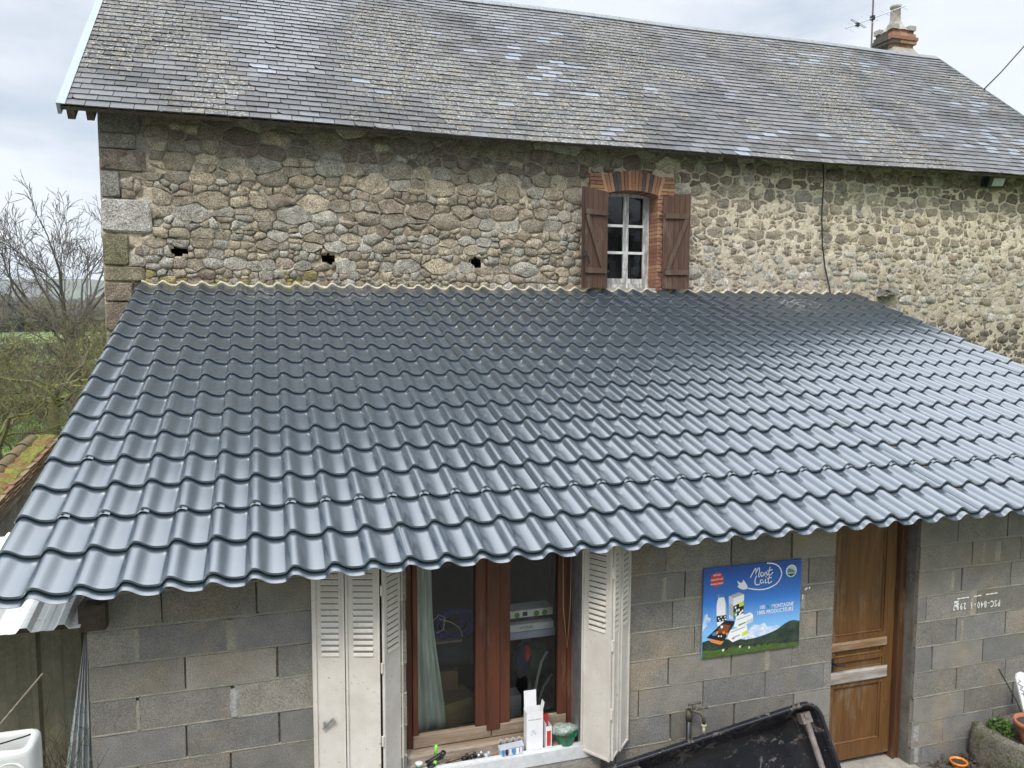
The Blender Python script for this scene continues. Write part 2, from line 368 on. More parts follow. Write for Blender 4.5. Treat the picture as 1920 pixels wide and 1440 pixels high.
def box(name, x0, x1, y0, y1, z0, z1, mat, parent=None, b=0):
    m = MB()
    (m.bev(x0, x1, y0, y1, z0, z1, b) if b else m.box(x0, x1, y0, y1, z0, z1))
    return m.build(name, mat, parent)
def fbm(x, y, z=0., o=3):
    return mnoise.fractal(Vector((x, y, z)), 1., 2., o)
def lerp(a, b, t): return a+(b-a)*t
def sst(a, b, x):
    t = max(0, min(1, (x-a)/(b-a))); return t*t*(3-2*t)

# ================================================================== TERRAIN
V = []; F = []
rad = [0, 3, 6, 9, 12, 16, 20, 26, 34, 44, 58, 76, 100, 140, 200, 280, 400, 560, 780, 1000, 1200, 1400, 1700, 2100, 2600]
na = 96
for i, r_ in enumerate(rad):
    for j in range(na):
        a = 2*math.pi*j/na; x, y = r_*math.cos(a), r_*math.sin(a)
        h = 0
        if r_ > 20: h += .5*fbm(x*.03, y*.03, 3)*min(1, (r_-20)/30)
        if r_ > 300: h += (r_-300)*.012*(1+.6*fbm(x*.0022, y*.0022, 9)) + sst(700, 1300, r_)*34*(1+.5*fbm(x*.003, y*.003, 2))
        V.append((x, y, GZ+h))
for i in range(len(rad)-1):
    for j in range(na): F.append((i*na+j, (i+1)*na+j, (i+1)*na+(j+1) % na, i*na+(j+1) % na))
struct(mesh('ground', V, F, GROUND, smooth=True))

# ================================================================== FARMHOUSE
WY = 5.0; TE, TR2 = R(39), None
farm = tag(empty('farmhouse'), 'long old stone farmhouse with a lichen-spotted slate roof behind the metal-tiled lean-to', 'farmhouse')
X0, X1 = -0.745, 13.85
ZB, ZT = 0.9, 4.02
# --- polygons of the stone face
def clip_half(poly, nx, nz, d):
    out = []; n = len(poly)
    for i in range(n):
        a = poly[i]; b = poly[(i+1) % n]; da = a[0]*nx+a[1]*nz-d; db = b[0]*nx+b[1]*nz-d
        if da <= 0: out.append(a)
        if (da < 0 < db) or (db < 0 < da):
            t = da/(da-db); out.append((a[0]+(b[0]-a[0])*t, a[1]+(b[1]-a[1])*t))
    return out
def area(p):
    return .5*abs(sum(p[i][0]*p[(i+1) % len(p)][1]-p[(i+1) % len(p)][0]*p[i][1] for i in range(len(p))))
def cen(p): return (sum(q[0] for q in p)/len(p), sum(q[1] for q in p)/len(p))
sites = []
z = ZB-.05
while z < ZT+.05:
    h0 = rnd.choice([rnd.uniform(.07, .12), rnd.uniform(.12, .20)])
    x = X0-.1+rnd.random()*.1
    while x < X1+.1:
        right = sst(5.5, 8, x)
        h = h0*lerp(1, .92, right)
        big = rnd.random()
        w = h*rnd.choice([.8, 1.1, 1.4, 1.7, 2.1, 2.6])*lerp(1, .95, right)
        zz = z+h0*.5+rnd.uniform(-.16, .16)*h0
        if big < .22:      # two small ones stacked
            w *= .6
            sites.append((x+w*.5, zz-h*.27, .02)); sites.append((x+w*.5+rnd.uniform(-.02, .02), zz+h*.27, .02))
        else:
            sites.append((x+w*.5, zz, w*.45))
        x += w
    z += h0
quoins = [(3.70, 4.02, .42, (.17, .165, .15)), (3.53, 3.70, .38, (.22, .21, .19)), (3.30, 3.53, .47, (.20, .165, .14)), (3.01, 3.30, .20, (.24, .235, .22)),
          (2.63, 3.00, .51, (.47, .46, .45)), (2.27, 2.62, .27, (.17, .16, .10)), (2.10, 2.26, .42, (.24, .22, .15)), (1.88, 2.09, .30, (.24, .205, .165)), (1.55, 1.87, .40, (.24, .20, .16)),
          (1.25, 1.54, .28, (.22, .20, .17)), (.9, 1.24, .42, (.22, .20, .17))]
holes = [(-.05, .12, 2.405, 2.49), (1.60, 1.74, 2.35, 2.455), (3.43, 3.56, 2.335, 2.455)]
bigr = [(5.0, 6.225, 3.345, 3.60), (5.12, 6.08, 2.05, 3.36)]   # brick surround, window
voids = holes+bigr
cellsz = .45; grid = {}
for i, (a, b, w) in enumerate(sites): grid.setdefault((int(a//cellsz), int(b//cellsz)), []).append(i)
AN = 1.5
polys = []
for i, (a, b, w) in enumerate(sites):
    if any(q0 < b < q1 and a < X0+qw for q0, q1, qw, _ in quoins): continue
    if any(v[0] < a < v[1] and v[2] < b < v[3] for v in voids): continue
    p = [(a-.4, b-.3), (a+.4, b-.3), (a+.4, b+.3), (a-.4, b+.3)]
    gx, gz = int(a//cellsz), int(b//cellsz)
    for dx in (-1, 0, 1):
        for dz in (-1, 0, 1):
            for j in grid.get((gx+dx, gz+dz), ()):
                if j == i: continue
                c, d, w2 = sites[j]
                ex, ez = c-a, (d-b)*AN*AN
                # power bisector in the stretched metric
                L2 = (c-a)**2+((d-b)*AN)**2
                k = (c*c-a*a+(d*d-b*b)*AN*AN-(w2*w2-w*w)*.6)/2
                if L2 > .6: continue
                p = clip_half(p, ex, ez, k)
                if len(p) < 3: break
            if len(p) < 3: break
        if len(p) < 3: break
    if len(p) < 3: continue
    p = clip_half(p, -1, 0, -X0); p = clip_half(p, 1, 0, X1) if len(p) > 2 else p
    for q0, q1, qw, _ in quoins:
        if len(p) < 3: break
        cx, cz = cen(p)
        if min(t[1] for t in p) < q1 and max(t[1] for t in p) > q0 and min(t[0] for t in p) < X0+qw: 
            if q0 <= cz <= q1 or X0+qw < cx: p = clip_half(p, -1, 0, -(X0+qw))
            elif cz > q1: p = clip_half(p, 0, -1, -q1)
            else: p = clip_half(p, 0, 1, q0)
    for v in voids:
        if len(p) < 3: break
        cx, cz = cen(p)
        if min(t[0] for t in p) < v[1] and max(t[0] for t in p) > v[0] and min(t[1] for t in p) < v[3] and max(t[1] for t in p) > v[2]:
            dd = [(v[0]-cx, (1, 0, v[0]), v[0], cz), (cx-v[1], (-1, 0, -v[1]), v[1], cz), (v[2]-cz, (0, 1, v[2]), cx, v[2]), (cz-v[3], (0, -1, -v[3]), cx, v[3])]
            q_ = max(dd); hn = q_[1]
            if v in holes:      # slanted edges round the holes
                j_ = rnd.uniform(-.45, .45); mxx, mzz = (v[0]+v[1])/2, (v[2]+v[3])/2
                n2_ = (hn[0]+(j_ if hn[0] == 0 else 0), hn[1]+(j_ if hn[1] == 0 else 0))
                ex_ = mxx if hn[0] == 0 else q_[2]; ez_ = mzz if hn[1] == 0 else q_[3]
                hn = (n2_[0], n2_[1], n2_[0]*ex_+n2_[1]*ez_)
            p = clip_half(p, *hn)
    if len(p) < 3: continue
    cx, cz = cen(p)
    if 2.83 < cz < 3.52 and min(t[0] for t in p) < 4.05 < max(t[0] for t in p):
        p = clip_half(p, 1, 0, 4.05) if cx < 4.05 else clip_half(p, -1, 0, -4.05)
    if len(p) > 2: p = clip_half(p, 0, 1, 4.0)
    if len(p) < 3 or area(p) < .0012: continue
    polys.append((p, None))
for q0, q1, qw, qc in quoins:
    polys.append(([(X0, q0), (X0+qw, q0), (X0+qw, q1), (X0, q1)], qc))

def stone_mesh(p, gap, bulge, quoin=False, rs=rnd):
    cx, cz = cen(p)
    # shrink towards own inside, cut corners
    q = []
    n = len(p)
    sz = math.sqrt(area(p))
    for i in range(n):
        a = p[i-1]; b = p[i]; c = p[(i+1) % n]
        k = rs.uniform(.02, .15) if not quoin else .06
        q.append((lerp(b[0], a[0], k), lerp(b[1], a[1], k))); q.append((lerp(b[0], c[0], k), lerp(b[1], c[1], k)))
    # rough edges: a shifted point in the middle of long edges; then merge very close points
    r_ = []
    if not quoin:
        q2 = []
        for i in range(len(q)):
            a = q[i]; b = q[(i+1) % len(q)]; q2.append(a); L = math.hypot(b[0]-a[0], b[1]-a[1])
            if L > .05:
                t = rs.uniform(.3, .7); w_ = rs.uniform(-.13, .08)*L
                q2.append((lerp(a[0], b[0], t)+(b[1]-a[1])/L*w_, lerp(a[1], b[1], t)-(b[0]-a[0])/L*w_))
        q = q2
    for v in q:
        if not r_ or math.hypot(v[0]-r_[-1][0], v[1]-r_[-1][1]) > .012: r_.append(v)
    q = r_
    if len(q) < 4: return None
    o = []
    for v in q:
        dx, dz = v[0]-cx, v[1]-cz; L = math.hypot(dx, dz)+1e-6
        g = gap+rs.uniform(-.3, .6)*gap; g = min(g, L*.4)
        o.append((v[0]-dx/L*g+rs.uniform(-.003, .003), v[1]-dz/L*g+rs.uniform(-.003, .003)))
    n = len(o)
    if n > 13:
        o = [o[int(i*n/13)] for i in range(13)]; n = 13
    tx, tz = rs.uniform(-.12, .12), rs.uniform(-.16, .12)
    V = []
    for v in o: V.append((v[0], WY+.06, v[1]))
    for v in o: V.append((v[0], WY-bulge*rs.uniform(.2, .55)+.004, v[1]))
    s_ = .92 if not quoin else .95
    for v in o:
        x, z = cx+(v[0]-cx)*(s_+rs.uniform(-.10, .03)), cz+(v[1]-cz)*(s_+rs.uniform(-.10, .03))
        V.append((x, WY-bulge*rs.uniform(.72, 1.1)+tx*(x-cx)*.7+tz*(z-cz)*.7, z))
    V.append((cx+rs.uniform(-.3, .3)*sz*.5, WY-bulge*rs.uniform(.85, 1.15), cz))
    F = []
    for i in range(n):
        j = (i+1) % n
        F += [(i, j, n+j, n+i), (n+i, n+j, 2*n+j, 2*n+i), (2*n+i, 2*n+j, 3*n)]
    # orientation: polygon is ccw seen from front(-y)? make normals face -y
    return V, [f[::1] for f in F]
def stone_col(x, z):
    t = rnd.random()
    base = [(.34, .30, .24), (.31, .28, .235), (.38, .34, .28), (.28, .25, .205), (.35, .305, .235), (.33, .315, .285), (.29, .245, .20), (.41, .36, .28)][int(t*8)]
    k = rnd.uniform(.78, 1.15)*1.08
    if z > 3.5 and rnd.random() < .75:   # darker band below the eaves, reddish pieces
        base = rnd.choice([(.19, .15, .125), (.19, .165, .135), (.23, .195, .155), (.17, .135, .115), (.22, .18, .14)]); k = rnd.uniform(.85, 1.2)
    if x > 6.3 and z < 2.7 and rnd.random() < .5:
        base = rnd.choice([(.42, .41, .38), (.50, .48, .45), (.36, .35, .33)])
    if x < 5 and z < 2.9 and rnd.random() < .25: base = (.37, .355, .325)
    if z < 2.2 and x < 1.5 and rnd.random() < .3: base = (.30, .26, .11)
    if x > 8.5 and z < 1.65: base = (.15, .135, .115)
    if rnd.random() < .002: base = (.24, .15, .11)
    return tuple(min(.85, b*k) for b in base)+(1,)
# mortar face (the wall itself)
sx, sz_ = .03, .028
nx, nzz = int((X1-X0)/sx), int((ZT-ZB)/sz_)
V = []; vt = []; F = []
def mort(x, z):
    left = 1-sst(4.0, 6.6, x+.5*fbm(x, z))
    n = fbm(x*9, z*9, 1, 3); n2 = fbm(x*1.2, z*1.2, 5)
    rec = lerp(.001, .004, left)+.016*n; rec += .045*sst(.16, .30, fbm(x*6+9, z*10, 3, 3))*lerp(.25, 1, left)
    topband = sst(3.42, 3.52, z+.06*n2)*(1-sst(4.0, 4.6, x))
    rec = lerp(rec, .004+.010*n, topband)
    rec -= .006*sst(5.5, 8, x)*(1+fbm(x*3, z*3, 8))*(.5 if z > 3.3 else 1.)
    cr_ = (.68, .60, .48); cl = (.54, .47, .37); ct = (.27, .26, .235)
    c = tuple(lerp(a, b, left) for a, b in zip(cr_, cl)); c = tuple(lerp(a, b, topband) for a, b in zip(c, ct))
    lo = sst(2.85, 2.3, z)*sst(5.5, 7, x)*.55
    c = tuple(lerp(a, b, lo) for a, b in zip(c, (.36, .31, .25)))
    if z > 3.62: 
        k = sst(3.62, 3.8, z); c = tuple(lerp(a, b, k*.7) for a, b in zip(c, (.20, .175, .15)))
    return rec, c+(1,)
for j in range(nzz+1):
    for i in range(nx+1):
        x = X0+(X1-X0)*i/nx; z = ZB+(ZT-ZB)*j/nzz
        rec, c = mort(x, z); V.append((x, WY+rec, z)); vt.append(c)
def inr(x, z, r_): return r_[0] < x < r_[1] and r_[2] < z < r_[3]
win_r = (5.19, 6.03, 2.05, 3.40)
for j in range(nzz):
    for i in range(nx):
        x = X0+(X1-X0)*(i+.5)/nx; z = ZB+(ZT-ZB)*(j+.5)/nzz
        if any(((x-(h[0]+h[1])/2)/(h[1]-h[0])*1.75)**2+((z-(h[2]+h[3])/2)/(h[3]-h[2])*1.75)**2 < 1+.5*fbm(x*12, z*12) for h in holes) or inr(x, z, win_r): continue
        a = j*(nx+1)+i; F.append((a, a+1, a+nx+2, a+nx+1))
wall = mesh('wall', V, F, MORTAR, farm, smooth=True, vt=vt)
# stones
st = []
for p, qc in polys:
    cx, cz = cen(p)
    right = sst(5.0, 7.2, cx+.4*fbm(cx, cz))
    if qc is None:
        gap = lerp(.0015, .006, right)*rnd.uniform(.3, 2.4); bulge = lerp(.013, .008, right)*rnd.uniform(.2, 2.2)
        if 3.45 < cz and cx < 4.3 and rnd.random() < .8: bulge *= .8; gap = .010
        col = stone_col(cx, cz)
        if right > .5 and rnd.random() < .3 and cz < 3.4: bulge = .005
    else:
        gap = .006; bulge = .035; col = qc+(1,)
    g = stone_mesh(p, gap, bulge, qc is not None)
    if g is None: continue
    d2 = (cx-CAM.x)**2+(WY-CAM.y)**2
    vis = 1 if (cz > 2.1 or (cx > 9.1 and cz > 2.1-(cx-9.1)*.26)) and cx < 12.6 or cx < -.45 else 0
    st.append((vis*area(p)/d2*(1e3 if qc else 1), g, col, qc is not None))
st.sort(key=lambda s: -s[0])
mb = MB()
for k, (a, (V, F), col, q) in enumerate(st):
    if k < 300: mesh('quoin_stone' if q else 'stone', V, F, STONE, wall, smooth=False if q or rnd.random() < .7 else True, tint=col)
    else: mb.add(V, F, col)
stuff(mb.build('stone_infill', STONE, wall, smooth=True))
# a long stone jutting out, right
V, F = stone_mesh([(9.62, 2.03), (9.98, 2.06), (9.95, 2.16), (9.66, 2.15)], .005, .15)
mesh('jutting_stone', V, F, STONE, wall, tint=(.20, .20, .19, 1))
# pockets behind the putlog holes
for (a, b, c, d) in holes:
    m = MB(); m.add([(a-.02, WY+.02, c-.02), (b+.02, WY+.02, c-.02), (b+.02, WY+.02, d+.02), (a-.02, WY+.02, d+.02), (a-.02, WY+.35, c-.02), (b+.02, WY+.35, c-.02), (b+.02, WY+.35, d+.02), (a-.02, WY+.35, d+.02)], [(0, 1, 5, 4), (1, 2, 6, 5), (2, 3, 7, 6), (3, 0, 4, 7), (4, 5, 6, 7)])
    m.build('putlog_hole', simple('hole_stone', (.06, .05, .04), .95) if a < 0 else bpy.data.materials['hole_stone'], wall)
# rest of the house body: gables, back, lower front
m = MB()
GX0, GX1, RY, RZ = X0, X1, 8.45, 7.0
rise = math.tan(TE)
EZ = 3.89; EY = 4.65
def roofz(y): return EZ+(y-EY)*rise if y <= RY else EZ+(2*RY-y-EY)*rise
for gx, s_ in ((X0, -1), (X1, 1)):
    m.add([(gx, WY+.05, GZ), (gx, 2*RY-WY, GZ), (gx, 2*RY-WY, roofz(WY)-.06), (gx, RY, roofz(RY)-.06), (gx, WY+.05, roofz(WY)-.06)], [(0, 1, 2, 3, 4)])
m.box(X0, X1, WY+.02, WY+.09, GZ-.3, ZB+.003)
m.box(X0, X1, 2*RY-WY-.1, 2*RY-WY, GZ-.3, roofz(WY)-.1)
m.T = [(.33, .29, .22, 1)]*len(m.V)
m.build('gable_and_back_wall', MORTAR, farm)
# --- brick surround of the window
br = empty('brick_surround'); br.parent = farm
def bcol():
    t = rnd.random()
    b = (.33, .155, .095) if t < .45 else (.40, .23, .135) if t < .75 else (.26, .115, .075) if t < .9 else (.09, .075, .07)
    k = rnd.uniform(.8, 1.15); return tuple(x*k for x in b)+(1,)
ax, az, Rin, Rout = 5.61, 2.03, 1.36, 1.605
nv = 17; a0 = R(17)
m = MB(); 
for k in range(nv):
    t0 = -a0+2*a0*k/nv+.0022; t1 = -a0+2*a0*(k+1)/nv-.0022
    V = []
    ro_ = Rout+rnd.uniform(-.008, .008); fy = WY-.052-rnd.uniform(0, .006)
    for y in (fy, WY+.215):
        for (r_, t) in ((Rin, t0), (Rin, t1), (ro_, t1), (ro_, t0)):
            V.append((ax+r_*math.sin(t), y, az+r_*math.cos(t)))
    mesh('brick', V, [(0, 1, 2, 3), (7, 6, 5, 4), (0, 4, 5, 1), (1, 5, 6, 2), (2, 6, 7, 3), (3, 7, 4, 0)], BRICK, br, tint=bcol())
for sgn in (-1, 1):
    for k in range(5):
        z0 = 3.345+k*.049+(.0 if sgn < 0 else .003)
        xe = ax+sgn*(.397+.0145*k+.006); xo = ax+sgn*.61
        parts = [(xe, xo)] if k % 2 else [(xe, xe+sgn*.10), (xe+sgn*.106, xo)]
        for a, b in parts:
            if abs(b-a) < .02: continue
            m = MB(); m.bev(min(a, b), max(a, b), WY-.050-rnd.uniform(0, .006), WY+.06, z0, z0+.043, .003, bcol()); m.build('brick', BRICK, br)
for sgn in (-1, 1):
    for k in range(25):
        z0 = 3.29-k*.0505
        xi = ax+sgn*.365
        w = .10 if k % 2 else .055
        m = MB()
        x0_, x1_ = min(xi, xi+sgn*w), max(xi, xi+sgn*w)
        m.bev(x0_, x1_, WY-.048-rnd.uniform(0, .006), WY+.215, z0, z0+.0445, .003, bcol()); m.build('brick', BRICK, br)
# mortar behind the surround
m = MB(); m.T = []
m.box(5.005, 5.165, WY-.03, WY+.08, 3.345, 3.59, (.45, .37, .28, 1)); m.box(6.055, 6.215, WY-.03, WY+.08, 3.345, 3.59, (.45, .37, .28, 1))
V = []; nseg = 18
for y in (WY-.040, WY+.20):
    for rr_ in (Rin+.006, Rout-.012):
        for k in range(nseg+1):
            t = -a0*.97+2*a0*.97*k/nseg; V.append((ax+rr_*math.sin(t), y, az+rr_*math.cos(t)))
n1 = nseg+1; F = []
for k in range(nseg):
    F += [(k, k+1, n1+k+1, n1+k), (2*n1+k, 2*n1+k+1, k+1, k), (n1+k, n1+k+1, 3*n1+k+1, 3*n1+k)]
m.add(V, F, (.42, .35, .27, 1))
for sgn in (-1, 1):
    a, b = sorted((ax+sgn*.370, ax+sgn*.46)); m.box(a, b, WY-.036, WY+.205, 2.03, 3.35, (.42, .35, .27, 1))
m.build('joint_mortar', MORTAR, br)
# --- window
wnd = empty('window'); wnd.parent = farm
fy = WY+.20
wx0, wx1, wz0, wz1 = 5.243, 5.977, 2.12, 3.40
m = MB(); m.box(wx0, wx0+.05, fy, fy+.06, wz0+.05, wz1); m.box(wx1-.055, wx1, fy, fy+.06, wz0+.05, wz1); m.box(wx0, wx1, fy-.02, fy+.06, wz0, wz0+.05)
m.box(wx0+.05, wx1-.055, fy+.01, fy+.06, 3.335, 3.40)
m.build('frame', WPAINT, wnd)
for (sa, sb) in ((wx0+.053, 5.622), (5.626, wx1-.058)):
    m = MB(); m.box(sa, sa+.036, fy-.012, fy+.03, wz0+.053, 3.38); m.box(sb-.036, sb, fy-.012, fy+.03, wz0+.053, 3.38)
    m.box(sa+.036, sb-.036, fy-.010, fy+.03, wz0+.053, wz0+.125); m.box(sa+.036, sb-.036, fy-.010, fy+.03, 3.335, 3.378)
    m.build('sash', WPAINT, wnd)
    m = MB()
    for zz in (2.575, 2.935): m.box(sa+.036, sb-.036, fy-.008, fy+.022, zz, zz+.034)
    m.build('glazing_bar', simple('chalky_white_paint', (.68, .68, .66), .7) if sa < 5.4 else bpy.data.materials['chalky_white_paint'], wnd)
    for z0, z1 in ((2.245, 2.575), (2.609, 2.935), (2.969, 3.335)):
        mesh('pane', [(sa+.036, fy+.012, z0), (sb-.036, fy+.012, z0), (sb-.036, fy+.012, z1), (sa+.036, fy+.012, z1)], [(0, 1, 2, 3)], GLASSD, wnd)
m = MB(); m.box(5.12, 6.1, WY-.03, WY+.20, 2.02, 2.115); m.build('window_sill', CONCL, wnd)
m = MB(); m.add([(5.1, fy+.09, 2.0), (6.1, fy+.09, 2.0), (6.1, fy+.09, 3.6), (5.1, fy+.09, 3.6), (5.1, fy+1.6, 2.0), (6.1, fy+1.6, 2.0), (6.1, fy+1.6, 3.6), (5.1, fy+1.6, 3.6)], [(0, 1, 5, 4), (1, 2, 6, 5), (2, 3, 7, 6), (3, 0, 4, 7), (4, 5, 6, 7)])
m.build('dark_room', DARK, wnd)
# --- shutters of the farmhouse window
def shutter(hx, hy, dx, dy, w, z0, zt0, zt1, zb, rail_t, rail_b, diag, rod):
    s_ = empty('shutter'); s_.parent = farm
    d = Vector((dx, dy, 0)).normalized(); n_ = Vector((d.y, -d.x, 0))
    if n_.y > 0: n_ = -n_
    H = Vector((hx, hy, 0)); nb = 5
    for k in range(nb):
        a = k*w/nb+.002; b = (k+1)*w/nb-.002
        za = lerp(zt0, zt1, a/w); zb2 = lerp(zt0, zt1, b/w)
        P0 = H+d*a; P1 = H+d*b; q = n_*.026
        jz = rnd.uniform(-.004, .004)
        V = [P0+Vector((0, 0, z0+jz)), P1+Vector((0, 0, z0+jz)), P1+q+Vector((0, 0, z0+jz)), P0+q+Vector((0, 0, z0+jz)), P0+Vector((0, 0, za)), P1+Vector((0, 0, zb2)), P1+q+Vector((0, 0, zb2)), P0+q+Vector((0, 0, za))]
        mesh('board', V, BOXF, SHUTW, s_)
    for zr in (rail_t, rail_b):
        m = MB(); m.obox(H+d*.03+n_*.0265+Vector((0, 0, zr-.034)), d*(w-.06), n_*.024, (0, 0, .068)); m.build('rail', BRACEW, s_)
    (a, za), (b, zb_) = diag
    A = H+d*a+n_*.0268+Vector((0, 0, za)); B = H+d*b+n_*.0268+Vector((0, 0, zb_))
    e_ = (B-A).normalized(); p_ = e_.cross(n_).normalized()
    m = MB(); m.obox(A-p_*.03, B-A, n_*.022, p_*.06); m.build('brace', BRACEW, s_)
    if rod:
        m = MB(); c_ = H+d*(w-.012)+n_*.045
        m.tube([c_+Vector((0, 0, z0+.02)), c_+Vector((0, 0, zt1-.03))], .007, 6)
        m.tube([c_+Vector((0, 0, 2.52)), c_+n_*.05-d*.03+Vector((0, 0, 2.50)), c_+n_*.05-d*.05+Vector((0, 0, 2.40))], .009, 6)
        m.box(c_.x-.02, c_.x+.035, c_.y-.02, c_.y+.01, 2.49, 2.57)
        m.build('espagnolette', IRON, s_)
    m = MB()
    for zr in (rail_t, rail_b): m.obox(H-d*.05+n_*.008+Vector((0, 0, zr-.012)), d*.16, n_*.012, (0, 0, .024))
    m.build('hinge', IRON, s_)
shutter(5.225, WY-.075, -1, -.30, .42, 2.105, 3.345, 3.385, 0, 3.07, 2.325, ((.09, 2.36), (.36, 3.03)), True)
shutter(6.035, WY-.07, 1, -.13, .385, 2.105, 3.325, 3.37, 0, 3.07, 2.325, ((.07, 2.36), (.33, 3.03)), False)
# --- roof
roof = empty('roof'); roof.parent = farm
RX0, RX1 = -1.02, 13.95
ct, sn = math.cos(TE), math.sin(TE)
SL = (RY-EY)/ct
def rp(x, s, h=0):     # point on front roof slope, h = height above along the normal
    sag = -.028*math.sin(math.pi*min(1, max(0, (x-RX0)/(RX1-RX0))))*1.0+.010*math.sin(x*1.3)
    return (x, EY+s*ct-h*sn, EZ+s*sn+h*ct+sag)
m = MB()
def rb(y): return roofz(y)
m.add([rp(RX0, 0, -.05), rp(RX1, 0, -.05), rp(RX1, SL, -.05), rp(RX0, SL, -.05), rp(RX0, 0, -.012), rp(RX1, 0, -.012), rp(RX1, SL, -.012), rp(RX0, SL, -.012)], BOXF)
m.build('roof_deck', BEAMW, roof)
m = MB(); by = 2*RY-EY
m.add([(RX0, RY+.01, roofz(RY)), (RX1, RY+.01, roofz(RY)), (RX1, by, EZ), (RX0, by, EZ), (RX0, RY+.01, roofz(RY)-.05), (RX1, RY+.01, roofz(RY)-.05), (RX1, by, EZ-.05), (RX0, by, EZ-.05)], BOXF, (.16, .17, .18, .6))
m.build('rear_slope', SLATE, roof)
rows = 37; ex = SL/rows; sw_ = .228
sls = []
for r_ in range(rows):
    off = (r_ % 2)*sw_/2+.02*math.sin(r_*1.7)
    k0 = 0; x = RX0-off+.006*math.sin(r_*5)
    while x < RX1:
        w = sw_*rnd.uniform(.965, 1.03)
        a, b = max(x, RX0), min(x+w, RX1)
        if b-a > .03:
            s0 = r_*ex+rnd.uniform(-.005, .005)-(0.01 if r_ == 0 else 0)
            cx = (a+b)/2; u_ = s0
            # lichen density: blotchy, running down the slope; a clean band on the left
            dn = .80+.9*fbm(cx*.55+3, u_*.33, 2, 4)+.4*fbm(cx*3, u_*1.5, 7)
            clean = sst(.55, .95, cx+.15*fbm(u_*2, 1))*(1-sst(1.5+.12*u_, 2.0+.15*u_, cx+.25*fbm(u_*2, 5)))
            ed = sst(3.4, 4.9, u_)*.30
            li = max(0, min(1, dn+.08-clean*.75-ed))
            if cx < .5: li = max(li, .55)
            g = rnd.uniform(.82, 1.14)*(1-.45*max(0, min(1, 2.2*fbm(cx*.9+20, u_*.8+3, 5, 4))))
            col = (.106*g, .107*g, .110*g)
            if rnd.random() < .3: col = (.07*g, .068*g, .068*g)
            cl = fbm(cx*.5-7, u_*.9+4, 11, 2)
            pn = .010+.55*max(0, cl-.0)*sst(2.5, 7, cx)
            fresh = rnd.random() < pn
            if fresh: col = (.15*g, .168*g, .19*g); li = .05  # newer slates: their sky reflection is put into a lighter, bluer colour
            lift = .011+rnd.uniform(0, .006)
            h0, h1 = lift+.006, .001
            tk = .0065
            ya = rnd.uniform(-.003, .003)
            e1 = ex*1.06
            g_ = .0036
            V = [rp(a+g_, s0+ya, h0), rp(b-g_, s0-ya, h0), rp(b-g_, s0+e1, h1+.006), rp(a+g_, s0+e1, h1+.006), rp(a+g_, s0+ya+.001, h0-tk-.006), rp(b-g_, s0-ya+.001, h0-tk-.006), rp(b-g_, s0+e1, -.003), rp(a+g_, s0+e1, -.003)]
            F = [(0, 1, 2, 3), (4, 5, 1, 0), (3, 7, 4, 0), (1, 5, 6, 2)]
            if rnd.random() < .10:   # chipped corner
                q = rnd.uniform(.02, .05)
                V[0] = rp(a+g_, s0+q, h0-.001); V.append(rp(a+g_+q, s0, h0)); V[4] = rp(a+g_, s0+q, h0-tk-.007); V.append(rp(a+g_+q, s0, h0-tk-.006))
                F = [(0, 8, 1, 2, 3), (4, 9, 8, 0), (9, 5, 1, 8), (3, 7, 4, 0), (1, 5, 6, 2)]
            P = rp(cx, s0); d2 = (P[0]-CAM.x)**2+(P[1]-CAM.y)**2+(P[2]-CAM.z)**2
            vis = 1 if cx < 11.6 and (s0 < 2.6 or cx > 2) else 0
            sls.append((vis/d2*(1.15 if fresh else 1), V, F, col+(li,)))
        x += w
sls.sort(key=lambda s: -s[0])
mb = MB()
for k, (q, V, F, col) in enumerate(sls):
    if k < 300: mesh('slate', V, F, SLATE, roof, tint=col)
    else: mb.add(V, F, col)
stuff(mb.build('slates', SLATE, roof))
# ridge cap, verge trims, rafter ends, fascia
m = MB()
n = 30
for k in range(n):
    a = lerp(RX0, RX1, k/n)+.004; b = lerp(RX0, RX1, (k+1)/n)-.004
    for (sa, h) in ((1, .02),):
        V = [rp(a, SL-.13, .030), rp(b, SL-.13, .030), rp(b, SL+.015, .036), rp(a, SL+.015, .036), rp(a, SL-.13, .0), rp(b, SL-.13, .0), rp(b, SL+.02, -.02), rp(a, SL+.02, -.02)]
        m.add(V, [(0, 1, 2, 3), (4, 5, 1, 0), (7, 4, 0, 3), (1, 5, 6, 2)])
m.build('ridge_capping', simple('weathered_ridge_zinc', (.17, .18, .185), .6, .1, .2), roof)
m = MB()
for xa, xb in ((RX0-.035, RX0-.001), (RX1+.001, RX1+.035)):
    if xa > 0: m.build('verge_trim', ZINC, roof); m = MB()
    m.add([rp(xa, -.02, -.09), rp(xb, -.02, -.09), rp(xb, SL, -.09), rp(xa, SL, -.09), rp(xa, -.02, .03), rp(xb, -.02, .03), rp(xb, SL, .03), rp(xa, SL, .03)], BOXF)
m.build('verge_trim', ZINC, roof); m = MB()
m.add([rp(RX0-.001, -.02, .019), rp(RX0+.045, -.02, .019), rp(RX0+.045, SL, .019), rp(RX0-.001, SL, .019), rp(RX0-.001, -.02, .03), rp(RX0+.045, -.02, .026), rp(RX0+.045, SL, .026), rp(RX0-.001, SL, .03)], BOXF)
m.build('verge_flashing', ZINC, roof)
for k in range(2):
    x = (-.98, -.80)[k]
    m = MB(); m.add([rp(x, .02, -.16), rp(x+.07, .02, -.16), rp(x+.07, .52, -.16), rp(x, .52, -.16), rp(x, .02, -.052), rp(x+.07, .02, -.052), rp(x+.07, .52, -.052), rp(x, .52, -.052)], BOXF)
    m.build('rafter_end', BEAMW, roof)
